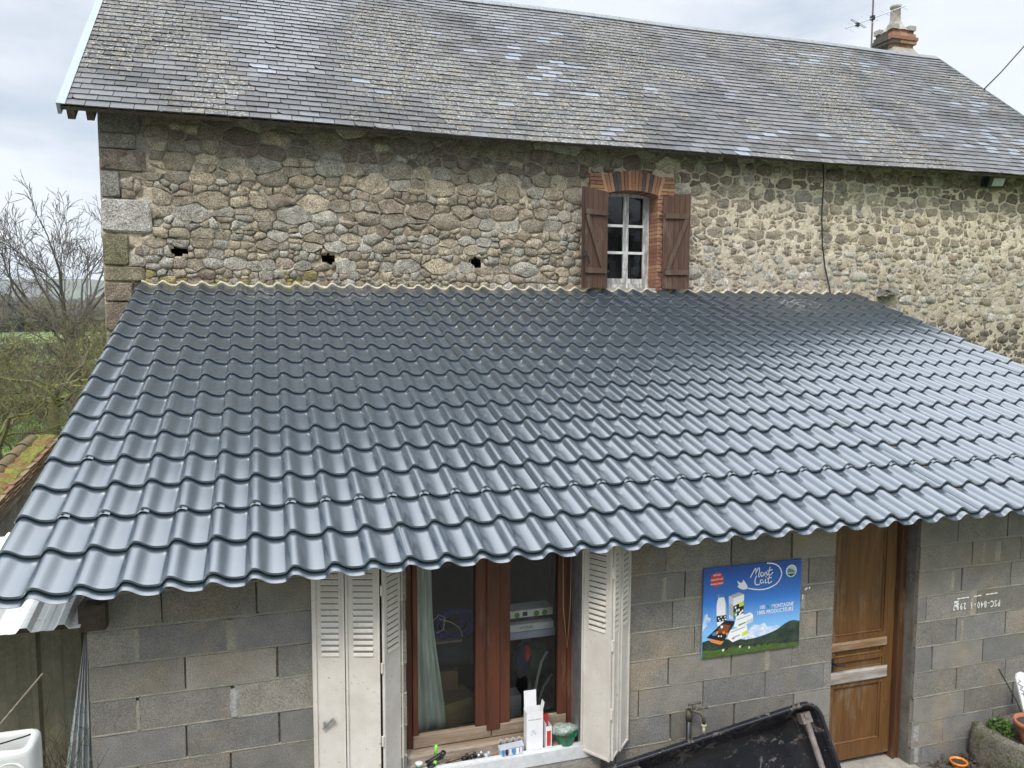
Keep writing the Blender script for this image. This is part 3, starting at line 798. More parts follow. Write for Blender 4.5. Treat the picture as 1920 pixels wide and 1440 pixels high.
# --- chimney
ch = empty('chimney'); ch.parent = farm
cx0, cx1, cy0, cy1 = 13.02, 13.60, 8.62, 9.15
m = MB(); m.box(cx0+.06, cx1-.06, cy0+.06, cy1-.06, 6.2, 7.26); m.build('shaft', CONC, ch)
m = MB(); m.add([(cx0-.03, cy0-.10, 6.95), (cx1+.10, cy0-.10, 6.95), (cx1+.10, cy1+.1, 6.95), (cx0-.03, cy1+.1, 6.95), (cx0+.05, cy0+.02, 7.16), (cx1-.03, cy0+.02, 7.16), (cx1-.03, cy1, 7.16), (cx0+.05, cy1, 7.16)], BOXF); m.build('flashing', CONCL, ch)
for k, (o_, z0) in enumerate(((.0, 7.165), (.045, 7.235), (.065, 7.305), (.03, 7.375), (.0, 7.445))):
    x0, x1, y0, y1 = cx0-o_+.03, cx1+o_-.03, cy0-o_+.03, cy1+o_-.03
    nb_ = 3
    for side in range(2):
        for j in range(nb_):
            t0, t1 = j/nb_, (j+1)/nb_
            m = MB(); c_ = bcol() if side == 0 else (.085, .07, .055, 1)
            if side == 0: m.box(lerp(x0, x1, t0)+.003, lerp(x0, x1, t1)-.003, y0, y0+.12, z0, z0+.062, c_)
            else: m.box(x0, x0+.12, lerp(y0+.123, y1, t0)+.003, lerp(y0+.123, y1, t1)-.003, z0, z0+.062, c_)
            m.build('brick', BRICK, ch)
    m = MB(); m.box(x0+.02, x1, y0+.02, y1, z0-.004, z0+.065); m.build('core', CONC, ch)
m = MB()
for xa, ya in ((cx0, cy0), (cx1-.16, cy0), (cx0, cy1-.16), (cx1-.16, cy1-.16)): m.box(xa, xa+.16, ya, ya+.16, 7.51, 7.60)
m.lathe(((cx0+cx1)/2, (cy0+cy1)/2, 0), [(.27, 7.51), (.22, 7.58), (.15, 7.66), (.12, 7.72)], 4*4)
m.build('haunching', CONCL, ch)
m = MB(); m.lathe(((cx0+cx1)/2, (cy0+cy1)/2, 0), [(.125, 7.68), (.10, 7.76), (.095, 8.00), (.11, 8.01), (.11, 8.06), (.09, 8.06), (.085, 7.8)], 18); m.build('pot', CONCL, ch, True)

# ================================================================== BLOCK BUILDING
bb = tag(empty('block_building'), 'grey concrete-block lean-to with dark metal tile roof in front of the stone farmhouse', 'building')
LX1 = 9.08
openings = [(1.745, 2.90, -1.11, .31), (4.885, 5.655, -1.74, .32)]
NB, MT = .2, .014
bw = empty('wall'); bw.parent = bb
# mortar backing with openings (thick wall)
m = MB()
def seg(x0, x1, z0, z1): m.box(x0, x1, .026, .2, z0, z1)
zb_, zt_ = GZ-.3, .36
seg(.006, 1.745, zb_, zt_); seg(1.745, 2.90, zb_, -1.13); seg(1.745, 2.90, .31, zt_); seg(2.90, 4.88, zb_, zt_); seg(4.88, 5.66, .33, zt_); seg(4.88, 5.66, zb_, GZ-.02); seg(5.66, LX1, zb_, zt_)
m.build('mortar_core', BMORTAR, bw)
for n in range(-1, 10):
    for (xa, xb) in ((0.001, 1.745), (2.90, 4.884), (5.656, LX1)) if -.2*n > -1.13 else ((0.001, 4.884), (5.656, LX1)):
        k_ = int((xb-xa)/.03)+1; V = []; F = []
        for i in range(k_+1):
            x = lerp(xa, xb, i/k_); zc = -.2*n; j1 = .0095+.003*fbm(x*7, n*3., 1)
            yy = .0015+.004*fbm(x*9, n*2., 6)
            V += [(x, .026, zc-j1), (x, yy+.002, zc-j1*.8), (x, yy, zc), (x, yy+.002, zc+j1*.8), (x, .026, zc+j1)]
        for i in range(k_):
            for q in range(4): F.append((i*5+q, (i+1)*5+q, (i+1)*5+q+1, i*5+q+1))
        mesh('bed_joint', V, F, BMORTAR, bw, smooth=True)
# side walls
m = MB()
for xa, xb in ((.012, .2), (LX1-.2, LX1-.012)):
    m.add([(xa, .2, zb_), (xb, .2, zb_), (xb, 4.93, zb_), (xa, 4.93, zb_), (xa, .2, .36), (xb, .2, .36), (xb, 4.93, 1.86), (xa, 4.93, 1.86)], BOXF)
m.build('side_wall', BMORTAR, bw)
courses = []
z = 0.0
def bctint(x, k):
    g = rnd.uniform(.80, 1.18); w = rnd.random()
    b = (.240, .228, .203) if w < .5 else (.252, .233, .200) if w < .75 else (.215, .210, .196)
    return tuple(q*g for q in b)+(1,)
def block(x0, x1, z0, z1):
    rec = rnd.uniform(0, .003)
    m = MB()
    # front outline with slightly rough edges: 12 front verts
    nx_ = 5; V = []; F = []
    top = []; bot = []
    for i in range(nx_+1):
        x = lerp(x0, x1, i/nx_)
        top.append((x+(rnd.uniform(-.002, .002)), z1+rnd.uniform(-.0025, .001))); bot.append((x+(rnd.uniform(-.002, .002)), z0+rnd.uniform(-.001, .0025)))
    for y in (rec, .028):
        for p in bot: V.append((p[0], y, p[1]))
        for p in top: V.append((p[0], y, p[1]))
    n_ = nx_+1
    for i in range(nx_):
        F.append((i, i+1, n_+i+1, n_+i)); F.append((2*n_+i, 2*n_+i+1, i+1, i)); F.append((n_+i, n_+i+1, 3*n_+i+1, 3*n_+i))
    F.append((0, n_, 3*n_, 2*n_)); F.append((nx_, 2*n_+nx_, 3*n_+nx_, n_+nx_))
    mesh('block', V, F, BLOCK, bw, tint=bctint(x0, z0))
offs = {1: .377, 0: .487-.25+.004, -1: .25}
for n in range(-2, 10):       # course n lies between z=-.2n (top) and -.2(n+1)
    zt = -.2*n-MT/2; zb = -.2*(n+1)+MT/2
    if n == -2: zb = .2+MT/2; zt = .375
    if n == 9: zb = -1.98
    # joint positions
    j0 = {0: .237, 1: .487, 2: .237, 3: .487, 4: .22, 5: .487}.get(n, .377 if n < 0 else .237+.25*(n % 2))
    js = [0.0]+([j0-.5] if False else [])
    x = j0
    xs = [0.0]
    while x < LX1-.05:
        xs.append(x); x += .5
    if n == 1 or n == 3: xs = [0.0]+[.487+.5*i for i in range(18)]
    # the part right of the window has its own bond
    sh = {2: .08, 3: .13, 4: .16, 5: .16, 1: .16}.get(n, .05*(n % 3))
    xs = [v for v in xs if v < 2.3]+[2.9]+[v for v in [2.66+sh+(.25 if n % 2 else 0)+.5*i for i in range(14)] if 2.98 < v < LX1-.05]
    xs = sorted(set(xs))+[LX1]
    for a, b in zip(xs[:-1], xs[1:]):
        segs = [(a, b)]
        for (o0, o1, oz0, oz1) in openings:
            if zb < oz1-.02 and zt > oz0+.03:
                ns = []
                for (p, q) in segs:
                    if q <= o0 or p >= o1: ns.append((p, q))
                    else:
                        if p < o0-.03: ns.append((p, o0+.0))
                        if q > o1+.03: ns.append((o1, q))
                segs = ns
        for p, q in segs:
            g0 = MT/2*rnd.choice([.35, .35, 1, 1.4]); g1 = g0
            if p in (0.0,): g0 = 0
            if q-p > .06: block(p+(g0 if p not in (o[1] for o in openings) else 0), q-(g1 if q not in (o[0] for o in openings) else 0), zb, zt)
# smeared mortar over some joints
def smear(x, z0, z1, w, mat=BMORTAR):
    V = []; n = 7
    for i in range(n+1):
        z = lerp(z0, z1, i/n)
        for k, f_ in enumerate((-1, -.45, .45, 1)):
            V.append((x+f_*w*(.75+.5*rnd.random()), [.003, -.0045, -.0045, .003][k]-(.001*rnd.random()), z))
    F = [(i*4+k, i*4+k+1, i*4+k+5, i*4+k+4) for i in range(n) for k in range(3)]
    mesh('mortar_smear' if mat is BMORTAR else 'lime_smear', V, F, mat, bw)
for a in ((.245, -.195, -.01, .016), (.74, -.19, -.015, .030), (.24, -.59, -.42, .012), (5.98, -.38, -.22, .02), (6.2, -.6, -.4, .03), (6.42, -.18, -.02, .035), (6.27, -.18, -.02, .02), (6.1, -.79, -.62, .012), (4.33, -.79, -.61, .02), (3.5, -.2, -.03, .02)):
    smear(*a)
WL = simple('white_lime', (.30, .295, .28), .95, 0, .35, 60)
for a in ((.745, -.59, -.42, .024), (4.62, -.37, -.27, .016), (5.70, -1.55, -1.42, .026), (5.71, -1.72, -1.6, .024)): smear(*a, WL)
# white marks beside the sign and stencilled writing
m = MB()
for x, z, w, h in ((4.625, -.235, .014, .012), (4.64, -.23, .008, .016), (4.66, -.228, .012, .014), (4.607, -.30, .007, .035)): m.box(x, x+w, -.005, -.002, z, z+h)
m.build('paint_mark', WHITEC, bw)
def text(name, body, size, loc, mat, parent, rot=(R(90), 0, 0), ext=.0006, off=0., align='CENTER', sx_=1., shear=0):
    c = bpy.data.curves.new(name, 'FONT'); c.body = body; c.size = size; c.extrude = ext; c.offset = off; c.align_x = align; c.align_y = 'CENTER'; c.resolution_u = 2; c.shear = shear
    to_ = bpy.data.objects.new('tmp', c); me = bpy.data.meshes.new_from_object(to_); me.name = name; bpy.data.objects.remove(to_); me.materials.clear(); me.materials.append(mat)
    o = bpy.data.objects.new(name, me); o.location = loc; o.rotation_euler = rot; o.scale = (sx_, 1, 1); link(o, parent); return o
WMARK = simple('chalk_white_paint', (.75, .75, .73), .9, 0, .2, 80)
for i_, ch_ in enumerate('PSC-840-1 2997'):
    if ch_ != ' ': text('stencil_letter', ch_, .074, (6.452-i_*.0345, -.006-.00001*i_, -.522+.0012*i_), WMARK, bw, rot=(R(90), R(178), 0), off=.0010, sx_=.70)
m = MB()
for k in range(10):
    a = 6.03+k*.041
    if k in (3, 6): continue
    m.box(a, a+.034, -.0055, -.002, -.452+.0008*k, -.444+.0008*k)
for k in range(7): m.box(6.0+rnd.uniform(0, .035), 6.012+rnd.uniform(0, .04), -.0055, -.002, -.52+.008*k, -.512+.008*k)
m.build('stencil_dashes', WMARK, bw)
# plaster reveal right of the door
m = MB(); m.box(5.648, 5.6595, .030, .235, GZ-.02, .33); m.build('plastered_reveal', REVEAL, bw)
m = MB(); m.box(4.881, 4.893, .030, .235, GZ-.02, .33); m.build('plastered_reveal', REVEAL, bw)
# --- door
dr = empty('door'); dr.parent = bb
y0 = .13
m = MB(); m.box(5.582, 5.646, y0-.015, .23, GZ+.02, .33); m.box(4.895, 4.95, y0-.015, .23, GZ+.02, .33); m.box(4.95, 5.582, y0-.015, .23, .26, .33)
m.tube([(5.592, y0-.018, GZ+.02), (5.592, y0-.018, .3)], .009, 6); m.tube([(5.636, y0-.018, GZ+.02), (5.636, y0-.018, .3)], .007, 6)
m.build('frame', wood('door_frame_wood', (.052, .021, .008), (.11, .045, .016), (.25, .18, .12), .10), dr)
LXa, LXb = 4.952, 5.580
yd = y0+.02
m = MB(); m.box(LXa, LXa+.085, yd, yd+.04, GZ+.06, .258); m.box(LXb-.095, LXb, yd, yd+.04, GZ+.06, .258); m.build('stile', DOORW, dr)
zt = GZ+.06
rails = [(-1.69, -1.565, DOORW), (-.905, -.87, DOORW), (-.745, -.70, DOORW), (-1.105, -1.07, DOORW), (.18, .258, DOORW)]
for a, b, mm in rails:
    m = MB(); m.box(LXa+.085, LXb-.095, yd+.001, yd+.04, a, b); m.build('rail', mm, dr)
m = MB(); m.bev(LXa+.03, LXb-.05, yd-.018, yd+.035, -1.07, -.975, .012); m.build('weather_rail', DOORG, dr)
m = MB(); m.bev(LXa+.03, LXb-.06, yd-.014, yd+.035, -.815, -.745, .012); m.build('weather_rail', wood('half_bleached_wood', (.17, .09, .04), (.30, .19, .10), (.44, .41, .37), .4, axis=0), dr)
for a, b in ((-1.565, -1.105), (-.975, -.905), (-.70, .18), (-.87, -.815)):
    mt_ = DOORW
    if b-a > .05:
        m = MB(); m.bev(LXa+.085, LXb-.095, yd+.020, yd+.038, a, b, .001); m.build('panel', mt_, dr)
        m = MB()
        for (p, q, r_, s_) in ((LXa+.085, LXb-.095, a, a+.014), (LXa+.085, LXb-.095, b-.014, b), (LXa+.085, LXa+.099, a+.014, b-.014), (LXb-.109, LXb-.095, a+.014, b-.014)):
            m.bev(p, q, yd+.006, yd+.021, r_, s_, .006)
        m.build('moulding', mt_, dr)
    else:
        m = MB(); m.box(LXa+.085, LXb-.095, yd+.01, yd+.038, a, b); m.build('panel', mt_, dr)
m = MB(); m.box(5.0, 5.03, yd-.006, yd+.002, -.96, -.86); m.tube([(5.015, yd, -.895), (5.015, yd-.05, -.895), (5.09, yd-.052, -.90)], .009, 8); m.build('handle', IRON, dr)
m = MB(); m.bev(4.86, 5.70, -.06, .26, GZ-.05, GZ+.018, .01); m.build('threshold', CONCL, dr)
# --- window with red-brown casements
w2 = empty('window'); w2.parent = bb
yw = .13
m = MB()
m.box(1.747, 1.80, yw, yw+.07, -1.03, .31); m.box(2.845, 2.898, yw, yw+.07, -1.03, .31); m.box(1.80, 2.845, yw, yw+.07, .24, .31)
m.build('frame', REDW, w2)
for sa, sb in ((1.802, 2.318), (2.322, 2.843)):
    ia, ib = (sa+.035, sb-.105) if sa < 2 else (sa+.145-.02, sb-.062)
    m = MB(); m.bev(sa, ia, yw-.014, yw+.045, -.945, .238, .004); m.bev(ib, sb, yw-.014, yw+.045, -.945, .238, .004); m.box(ia, ib, yw-.01, yw+.045, .18, .238); m.build('sash_stile', REDW, w2)
    m = MB(); m.bev(sa, sb, yw-.016, yw+.045, -1.03, -.947, .006); m.build('sash_bottom_rail', OLDW, w2)
    mesh('pane', [(ia, yw+.018, -.946), (ib, yw+.018, -.946), (ib, yw+.018, .18), (ia, yw+.018, .18)], [(0, 1, 2, 3)], GLASS, w2)
m = MB(); m.bev(2.285, 2.375, yw-.032, yw-.016, -.975, .24, .008); m.build('cover_strip', REDW, w2)
m = MB(); m.bev(1.747, 2.898, .055, .19, -1.125, -1.036, .012); m.build('sill_beam', OLDW, w2)
m = MB(); m.box(1.747, 2.898, -.02, .055, -1.14, -1.098); m.build('sill', OLDW, w2)
m = MB(); m.box(1.747, 2.95, -.075, -.02, -1.135, -1.092); m.box(1.747, 2.95, -.079, -.073, -1.16, -1.078); m.box(1.747, 2.95, -.022, -.017, -1.10, -1.082); m.build('metal_track', simple('chipped_white_track', (.62, .63, .63), .5, 0, .12, 30), w2)
m = MB(); m.bev(1.73, 3.02, -.072, 0.008, -1.36, -1.165, .005); m.build('concrete_sill', CONCL, w2)
m = MB(); m.box(2.880, 2.899, -.015, .125, -1.09, .31); m.build('jamb_trim', GALV, w2)
m = MB(); m.tube([(2.80, yw-.04, .2), (2.805, yw-.04, -.2), (2.835, yw-.04, -.48), (2.855, yw-.04, -.2), (2.86, yw-.04, .2)], .0018, 4); m.build('hanging_string', YELC, w2)
# room
m = MB(); a, b, c_, d_ = 1.3, 3.7, -1.7, .33
m.add([(a, .21, c_), (b, .21, c_), (b, .21, d_), (a, .21, d_), (a, 2.8, c_), (b, 2.8, c_), (b, 2.8, d_+.8), (a, 2.8, d_+.8)], [(0, 1, 5, 4), (1, 2, 6, 5), (2, 3, 7, 6), (3, 0, 4, 7), (4, 5, 6, 7)])
m.build('room_interior', ROOMW, w2)
# --- folding metal shutters
def leaf(par, P0, d, w, z0, z1, cols, flip=1):
    """P0: bottom start (x,y), d: direction; leaf panel with folded rims; louvres as sub-parts"""
    d = Vector((d[0], d[1], 0)).normalized(); n_ = Vector((d.y, -d.x, 0))*flip
    if n_.dot(Vector((CAM.x-P0[0], CAM.y-P0[1], 0))) < 0: n_ = -n_
    o = Vector((P0[0], P0[1], z0)); m = MB()
    m.obox(o, d*w, -n_*.004, (0, 0, z1-z0))
    for a in (0, w-.012): m.obox(o+d*a+n_*.0002, d*.012, n_*.012, (0, 0, z1-z0))
    for zz in (0, z1-z0-.012): m.obox(o+d*.012+Vector((0, 0, zz))+n_*.0002, d*(w-.024), n_*.010, (0, 0, .012))
    lf = m.build('shutter_leaf', CREAM, par)
    if cols:
        a, b = w*.22, w*.80
        for k in range(14):
            zc = .20-k*.0325*1.12
            A = o+d*a+Vector((0, 0, zc-z0))
            V = [A, A+d*(b-a), A+d*(b-a)+n_*.009+Vector((0, 0, -.004)), A+n_*.009+Vector((0, 0, -.004)), A+Vector((0, 0, .016)), A+d*(b-a)+Vector((0, 0, .016))]
            F = [(3, 2, 5, 4), (0, 1, 2, 3), (0, 3, 4), (1, 5, 2)]
            q = A+Vector((0, 0, .0165))+n_*.0012
            k0 = len(V); V += [q, q+d*(b-a), q+d*(b-a)+Vector((0, 0, .0050)), q+Vector((0, 0, .0050))]; F.append((k0, k0+1, k0+2, k0+3))
            mesh('louvre', V, F, None, par, mats=[CREAM, DARK], fm=[0, 0, 0, 0, 1])
    return lf
ZS0, ZS1 = -1.115, .30
sl_ = empty('folding_shutter'); sl_.parent = bb
d1 = (.956, -.292)
A = Vector((1.20, -.02)); leaf(sl_, A, d1, .178, ZS0-.02, ZS1, 1); B = A+Vector(d1)*.184; leaf(sl_, B, d1, .20, ZS0-.02, ZS1, 1)
C_ = A+Vector(d1)*.400; leaf(sl_, C_, (.67, .742), .205, ZS0-.02, ZS1, 1)
m = MB()
for zz in (.12, -.35, -.80): m.tube([(C_.x-.006, C_.y-.006, zz-.03), (C_.x-.006, C_.y-.006, zz+.03)], .008, 8)
m.build('hinge', CREAM, sl_)
m = MB(); q = A+Vector(d1)*.04; m.obox((q.x, q.y-.03, -.70), (.012, -.004, 0), (.004, .012, 0), (.0, 0, .03)); m.tube([(q.x, q.y-.02, -.72), (q.x+.045, q.y-.04, -.665), (q.x+.06, q.y-.045, -.655)], [.006, .008, .013], 6); m.build('latch', GALV, sl_)
m = MB(); m.box(1.185, 1.198, -.03, .01, ZS0-.02, ZS1); m.build('shutter_jamb', CREAM, sl_)
sr_ = empty('folding_shutter'); sr_.parent = bb
A = Vector((2.885, -.055)); d4 = (.54, -.84); leaf(sr_, A, d4, .222, ZS0, ZS1, 1)
B = Vector((3.018, -.232)); leaf(sr_, B, (.67, .742), .115, ZS0, ZS1, 1)
C_ = B+Vector((.67, .742))*.122+Vector((.012, -.004)); leaf(sr_, C_, (.70, .71), .16, ZS0, ZS1, 1)
m = MB()
for zz in (.12, -.35, -.80): m.tube([(B.x-.008, B.y-.012, zz-.035), (B.x-.008, B.y-.012, zz+.035)], .008, 8)
m.build('hinge', CREAM, sr_)
# --- timber ends below the roof
m = MB(); m.box(-.02, .11, -.09, .3, .035, .175); m.build('beam_end', BEAMW, bb)
for x in (1.9, 3.94, 5.9, 7.6):
    m = MB(); m.obox((x, -.24, .255), (.075, 0, 0), (0, 1.2, .39), (0, -.03, .10)); m.build('rafter_end', BEAMW, bb)

# --- metal tile roof
mr_ = empty('roof'); mr_.parent = bb
TL = R(18); ctl, snl = math.cos(TL), math.sin(TL)
ZR = .371+.35*math.tan(TL)-.046         # plane height at y=0 (troughs)
WV = .2065; XC0 = -.156-WV              # first crest
prof = [(0, 1), (.06, .97), (.12, .88), (.19, .70), (.26, .48), (.33, .28), (.41, .12), (.50, .03), (.60, 0), (.70, .02), (.775, .08), (.80, .13), (.83, .30), (.87, .56), (.91, .79), (.955, .95)]
HW = .046
def mp3(x, s, h): return (x, s*ctl-h*snl, ZR+s*snl+h*ctl)
S_EAVE = -.372; STEP = .35; SH = .025; S_TOP = 5.235
def sheet(c0, c1, lift, jx, first, last):
    xs = []
    # wave positions c in wave units; sheets start just left of crest c0 (at the steep flank foot)
    k = c0
    us = []
    while k <= c1:
        for u, h in prof: us.append((k+u, h))
        k += 1
    lo = c0-.215 if not first else c0-.20; hi = c1+.02 if not last else c1+.12
    full = [(c0-1+u, h) for u, h in prof]+us
    pr = [(u, h) for u, h in full if lo <= u <= hi]
    V = []; F = []
    rows_ = []
    s = S_EAVE
    lip = .052
    # eave skirt, one level lower than the first module's lip
    rows_.append((S_EAVE-lip, -.003)); rows_.append((S_EAVE+.006, 0.0))
    k = 0
    while s < S_TOP-.02:
        s1 = min(s+STEP, S_TOP)
        rows_.append((s-.005, SH-.009)); rows_.append((s, SH)); rows_.append((s+.012, SH*.985)); 
        f_ = (s1-s)/STEP
        rows_.append(((s+s1)/2, SH*(1-.5*f_))); rows_.append((s1+.004 if s1 < S_TOP else s1, SH*(1-f_)*1.0))
        s = s1
    n = len(pr)
    for s_, dh in rows_:
        for u, h in pr:
            x = XC0+u*WV+jx; V.append(mp3(x, s_, h*HW+dh+lift))
    for i in range(len(rows_)-1):
        for j in range(n-1): F.append((i*n+j, i*n+j+1, (i+1)*n+j+1, (i+1)*n+j))
    o = mesh('roofing_sheet', V, F, STEEL, mr_, smooth=True)
    # mark edges of steps sharp
    me = o.data
    sharp = set(i for i, (s_, dh) in enumerate(rows_) if i % 5 in (1, 3, 2) or i == 0)
    at = me.attributes.new('sharp_edge', 'BOOLEAN', 'EDGE')
    vals = np.zeros(len(me.edges), dtype=bool); ev = np.zeros(len(me.edges)*2, dtype=np.int32); me.edges.foreach_get('vertices', ev); ev = ev.reshape(-1, 2)
    ra, rb_ = ev[:, 0]//n, ev[:, 1]//n
    vals[(ra == rb_) & np.isin(ra, list(sharp))] = True
    at.data.foreach_set('value', vals)
    md = o.modifiers.new('thickness', 'SOLIDIFY'); md.thickness = .0022; md.offset = -1
    return o
c = 0; k = 0
while c < 46:
    c1 = min(c+5, 46)
    sheet(c, c1, .0005+.0030*(k % 2), rnd.uniform(-.002, .002), c == 0, c1 == 46); c = c1; k += 1
# clips with screws on the crests
clipm = NT('saddle_washer'); CLIP = clipm.set(Base_Color=(.16, .19, .21), Roughness=.3, Metallic=.0)
cl0 = None
def clip(cr_, s_):
    global cl0
    x = XC0+cr_*WV; 
    if cl0 is None:
        V = []; nn_ = 9
        for s2 in (-.024, .004):
            for i in range(nn_):
                u = (-.13+.30*i/(nn_-1)); h = np.interp(u % 1, [p[0] for p in prof]+[1.], [p[1] for p in prof]+[1.])
                V.append((u*WV, s2*ctl-(h*HW+.010+.005)*snl, s2*snl+(h*HW+.010+.005)*ctl))
        F = [(i, i+1, nn_+i+1, nn_+i) for i in range(nn_-1)]
        me = bpy.data.meshes.new('fixing_clip'); 
        mb_ = MB(); mb_.add(V, F, mi=0)
        h = HW+.016; mb_.lathe((0, 0, 0), [(.0, h+.008), (.0055, h+.007), (.006, h+.0), (.010, h-.001)], 8, mi=1)
        # tilt the screw with the roof
        Vn = []
        for i, v in enumerate(mb_.V):
            if i < len(V): Vn.append(v)
            else:
                q = Vector((v[0], v[1]-.009, v[2])); Vn.append((q.x, q.y*ctl-q.z*snl, q.y*snl+q.z*ctl))
        me.from_pydata(Vn, [], mb_.F); me.materials.append(CLIP); me.materials.append(IRON); me.polygons.foreach_set('material_index', mb_.m)
        cl0 = me
    o = bpy.data.objects.new('fixing_clip', cl0); o.location = (x, s_*ctl, ZR+s_*snl); link(o, mr_)
for k in range(1, 46): clip(k, S_EAVE+2*STEP-.006)
clip(1, S_EAVE+4*STEP-.006)
# mortar bead where the sheets meet the wall
V = []; F = []; n_ = 46*8
for i in range(n_+1):
    u = i/8; uf = u % 1; h = float(np.interp(uf, [p[0] for p in prof]+[1.], [p[1] for p in prof]+[1.]))
    x = XC0+u*WV; jn = .004*fbm(x*14, 3)+.002
    for s_, dh in ((S_TOP-.012, .004), (S_TOP-.006, .013+jn), (S_TOP+.028, .014+jn), (S_TOP+.03, -.01)): V.append(mp3(x, s_, h*HW*1.02+dh))
F = [(i*4+k, (i+1)*4+k, (i+1)*4+k+1, i*4+k+1) for i in range(n_) for k in range(3)]
mesh('mortar_bead', V, F, FOAM, mr_, smooth=True)
# timber under the sheets (keeps the room dark)
m = MB(); m.add([(-.05, -.05, ZR-.075), (LX1-.05, -.05, ZR-.075), (LX1-.05, 4.97, ZR-.062+5.02*math.tan(TL)), (-.05, 4.97, ZR-.062+5.02*math.tan(TL)), (-.05, -.05, ZR-.03), (LX1-.05, -.05, ZR-.03), (LX1-.05, 4.97, ZR-.02+5.02*math.tan(TL)), (-.05, 4.97, ZR-.02+5.02*math.tan(TL))], BOXF)
m.build('roof_boarding', BEAMW, mr_)

# ================================================================== THINGS ON THE FARMHOUSE
fl = tag(empty('floodlight'), 'small black LED floodlight fixed to the stone wall under the slate eaves at far right', 'floodlight')
m = MB(); c_ = Vector((11.62, 4.80, 3.79)); ax_, ay_, az_ = Vector((.93, -.28, 0)), Vector((.22, .70, .42)).normalized(), None
az_ = ax_.normalized().cross(ay_).normalized(); ax_ = ax_.normalized()
m.obox(c_-ax_*.13-az_*.10, ax_*.26, ay_*.05, az_*.20); m.obox(c_-ax_*.05-az_*.05+ay_*.052, ax_*.10, ay_*.05, az_*.1)
m.build('housing', BLACKP, fl)
m = MB(); m.obox(c_-ax_*.07-az_*.06-ay_*.004, ax_*.17, ay_*.006, az_*.12); m.build('lens', simple('pale_lens', (.40, .43, .46), .25), fl)
m = MB(); m.obox(c_-ax_*.14+ay_*.02-az_*.02, ax_*.008, ay_*.14, az_*.04); m.obox(c_+ax_*.132+ay_*.02-az_*.02, ax_*.008, ay_*.14, az_*.04); m.box(11.50, 11.78, 4.93, 4.98, 3.74, 3.86); m.build('bracket', BLACKP, fl)
m = MB(); m.tube([(8.57, WY-.05, 3.96), (8.59, WY-.055, 3.6), (8.58, WY-.05, 3.2), (8.61, WY-.055, 2.75), (8.67, WY-.05, 2.45), (8.76, WY-.05, 2.16), (8.765, WY-.06, 2.08)], .011, 6)
tag(m.build('wall_cable', CABLE, None, True), 'black cable running down the stone wall from the eaves to the metal roof', 'cable')
m = MB(); m.tube([(13.93, 7.25, 6.02), (14.2, 7.15, 6.32), (15.0, 6.9, 7.3), (16.5, 6.4, 9.3)], .012, 6)
tag(m.build('overhead_wire', CABLE, None, True), 'dark overhead wire rising to the right from the edge of the slate roof', 'wire')
an = tag(empty('tv_antenna'), 'thin television antenna on a mast standing behind the ridge beside the chimney', 'antenna')
mx0 = 12.50
m = MB(); m.tube([(mx0, 8.60, 6.8), (mx0, 8.60, 8.7)], .017, 8); m.build('mast', RUSTB, an)
A = Vector((11.75, 8.45, 7.30)); B = Vector((13.42, 8.75, 8.02))
m = MB(); m.tube([A, B], .010, 6); m.build('boom', GALV, an)
d_ = (B-A).normalized(); el = Vector((-.62, .25, .74)).normalized(); el = (el-d_*el.dot(d_)).normalized()
for t, L in ((.02, .17), (.13, .13), (.36, .15), (.45, .12), (.66, .12), (.74, .10), (.95, .12)):
    q = A.lerp(B, t); m = MB(); e2 = Vector((.55, -.5, -.55)).normalized(); m.tube([q-e2*L, q+e2*L], .005, 5); m.build('element', GALV, an)
m = MB(); q = A.lerp(B, .19); e2 = Vector((.55, -.5, -.55)).normalized()
m.tube([q-e2*.16, q+e2*.16, q+e2*.16+d_*.05, q-e2*.16+d_*.05, q-e2*.16], .005, 5); m.box(q.x-.03, q.x+.03, q.y-.03, q.y+.03, q.z-.05, q.z+.02); m.build('dipole', IRON, an)
m = MB(); q = A.lerp(B, .46); m.box(mx0-.03, mx0+.03, 8.56, 8.64, q.z-.04, q.z+.04); m.build('clamp', IRON, an)

# ================================================================== SIGN
SX0, SX1, SZ0, SZ1 = 3.792, 4.581, -.634, .004
sg = tag(empty('advertising_sign'), 'blue dairy advertising panel with milk bottle and mountain screwed to the block wall', 'sign')
SY = -.016
def su(u, v, y=0.): return (lerp(SX0, SX1, u), SY-y, lerp(SZ1, SZ0, v))
M = NT('printed_sky'); zz = M.n('SeparateXYZ', {0: M.pos()}).outputs[2]
g = M.rng(zz, -.45, -.02)
rp_ = M.n('ValToRGB', {0: g}); rp_.color_ramp.elements[0].color = (.22, .50, .86, 1); rp_.color_ramp.elements[1].color = (.014, .075, .36, 1); e = rp_.color_ramp.elements.new(.45); e.color = (.045, .21, .66, 1)
PSKY = M.set(Base_Color=rp_.outputs[0], Roughness=.35)
M = NT('printed_field'); n = M.noise(22, 5, .7, stretch=(1, 1, 3)); PFIELD = M.set(Base_Color=M.mix(M.rng(n, .3, .7), (.035, .075, .012), (.10, .17, .035)), Roughness=.35)
M = NT('printed_hill'); n = M.noise(16, 5, .7, stretch=(1, 1, 1.6)); PHILL = M.set(Base_Color=M.mix(M.rng(n, .35, .7), (.010, .022, .022), (.055, .085, .05)), Roughness=.35)
M = NT('printed_cloud'); n = M.noise(30, 5, .7); PCLOUD = M.set(Base_Color=M.mix(M.rng(n, .35, .65), (.30, .48, .78), (.85, .88, .92)), Roughness=.35)
def flat(name, c, r_=.35):
    M = NT(name); return M.set(Base_Color=c, Roughness=r_)
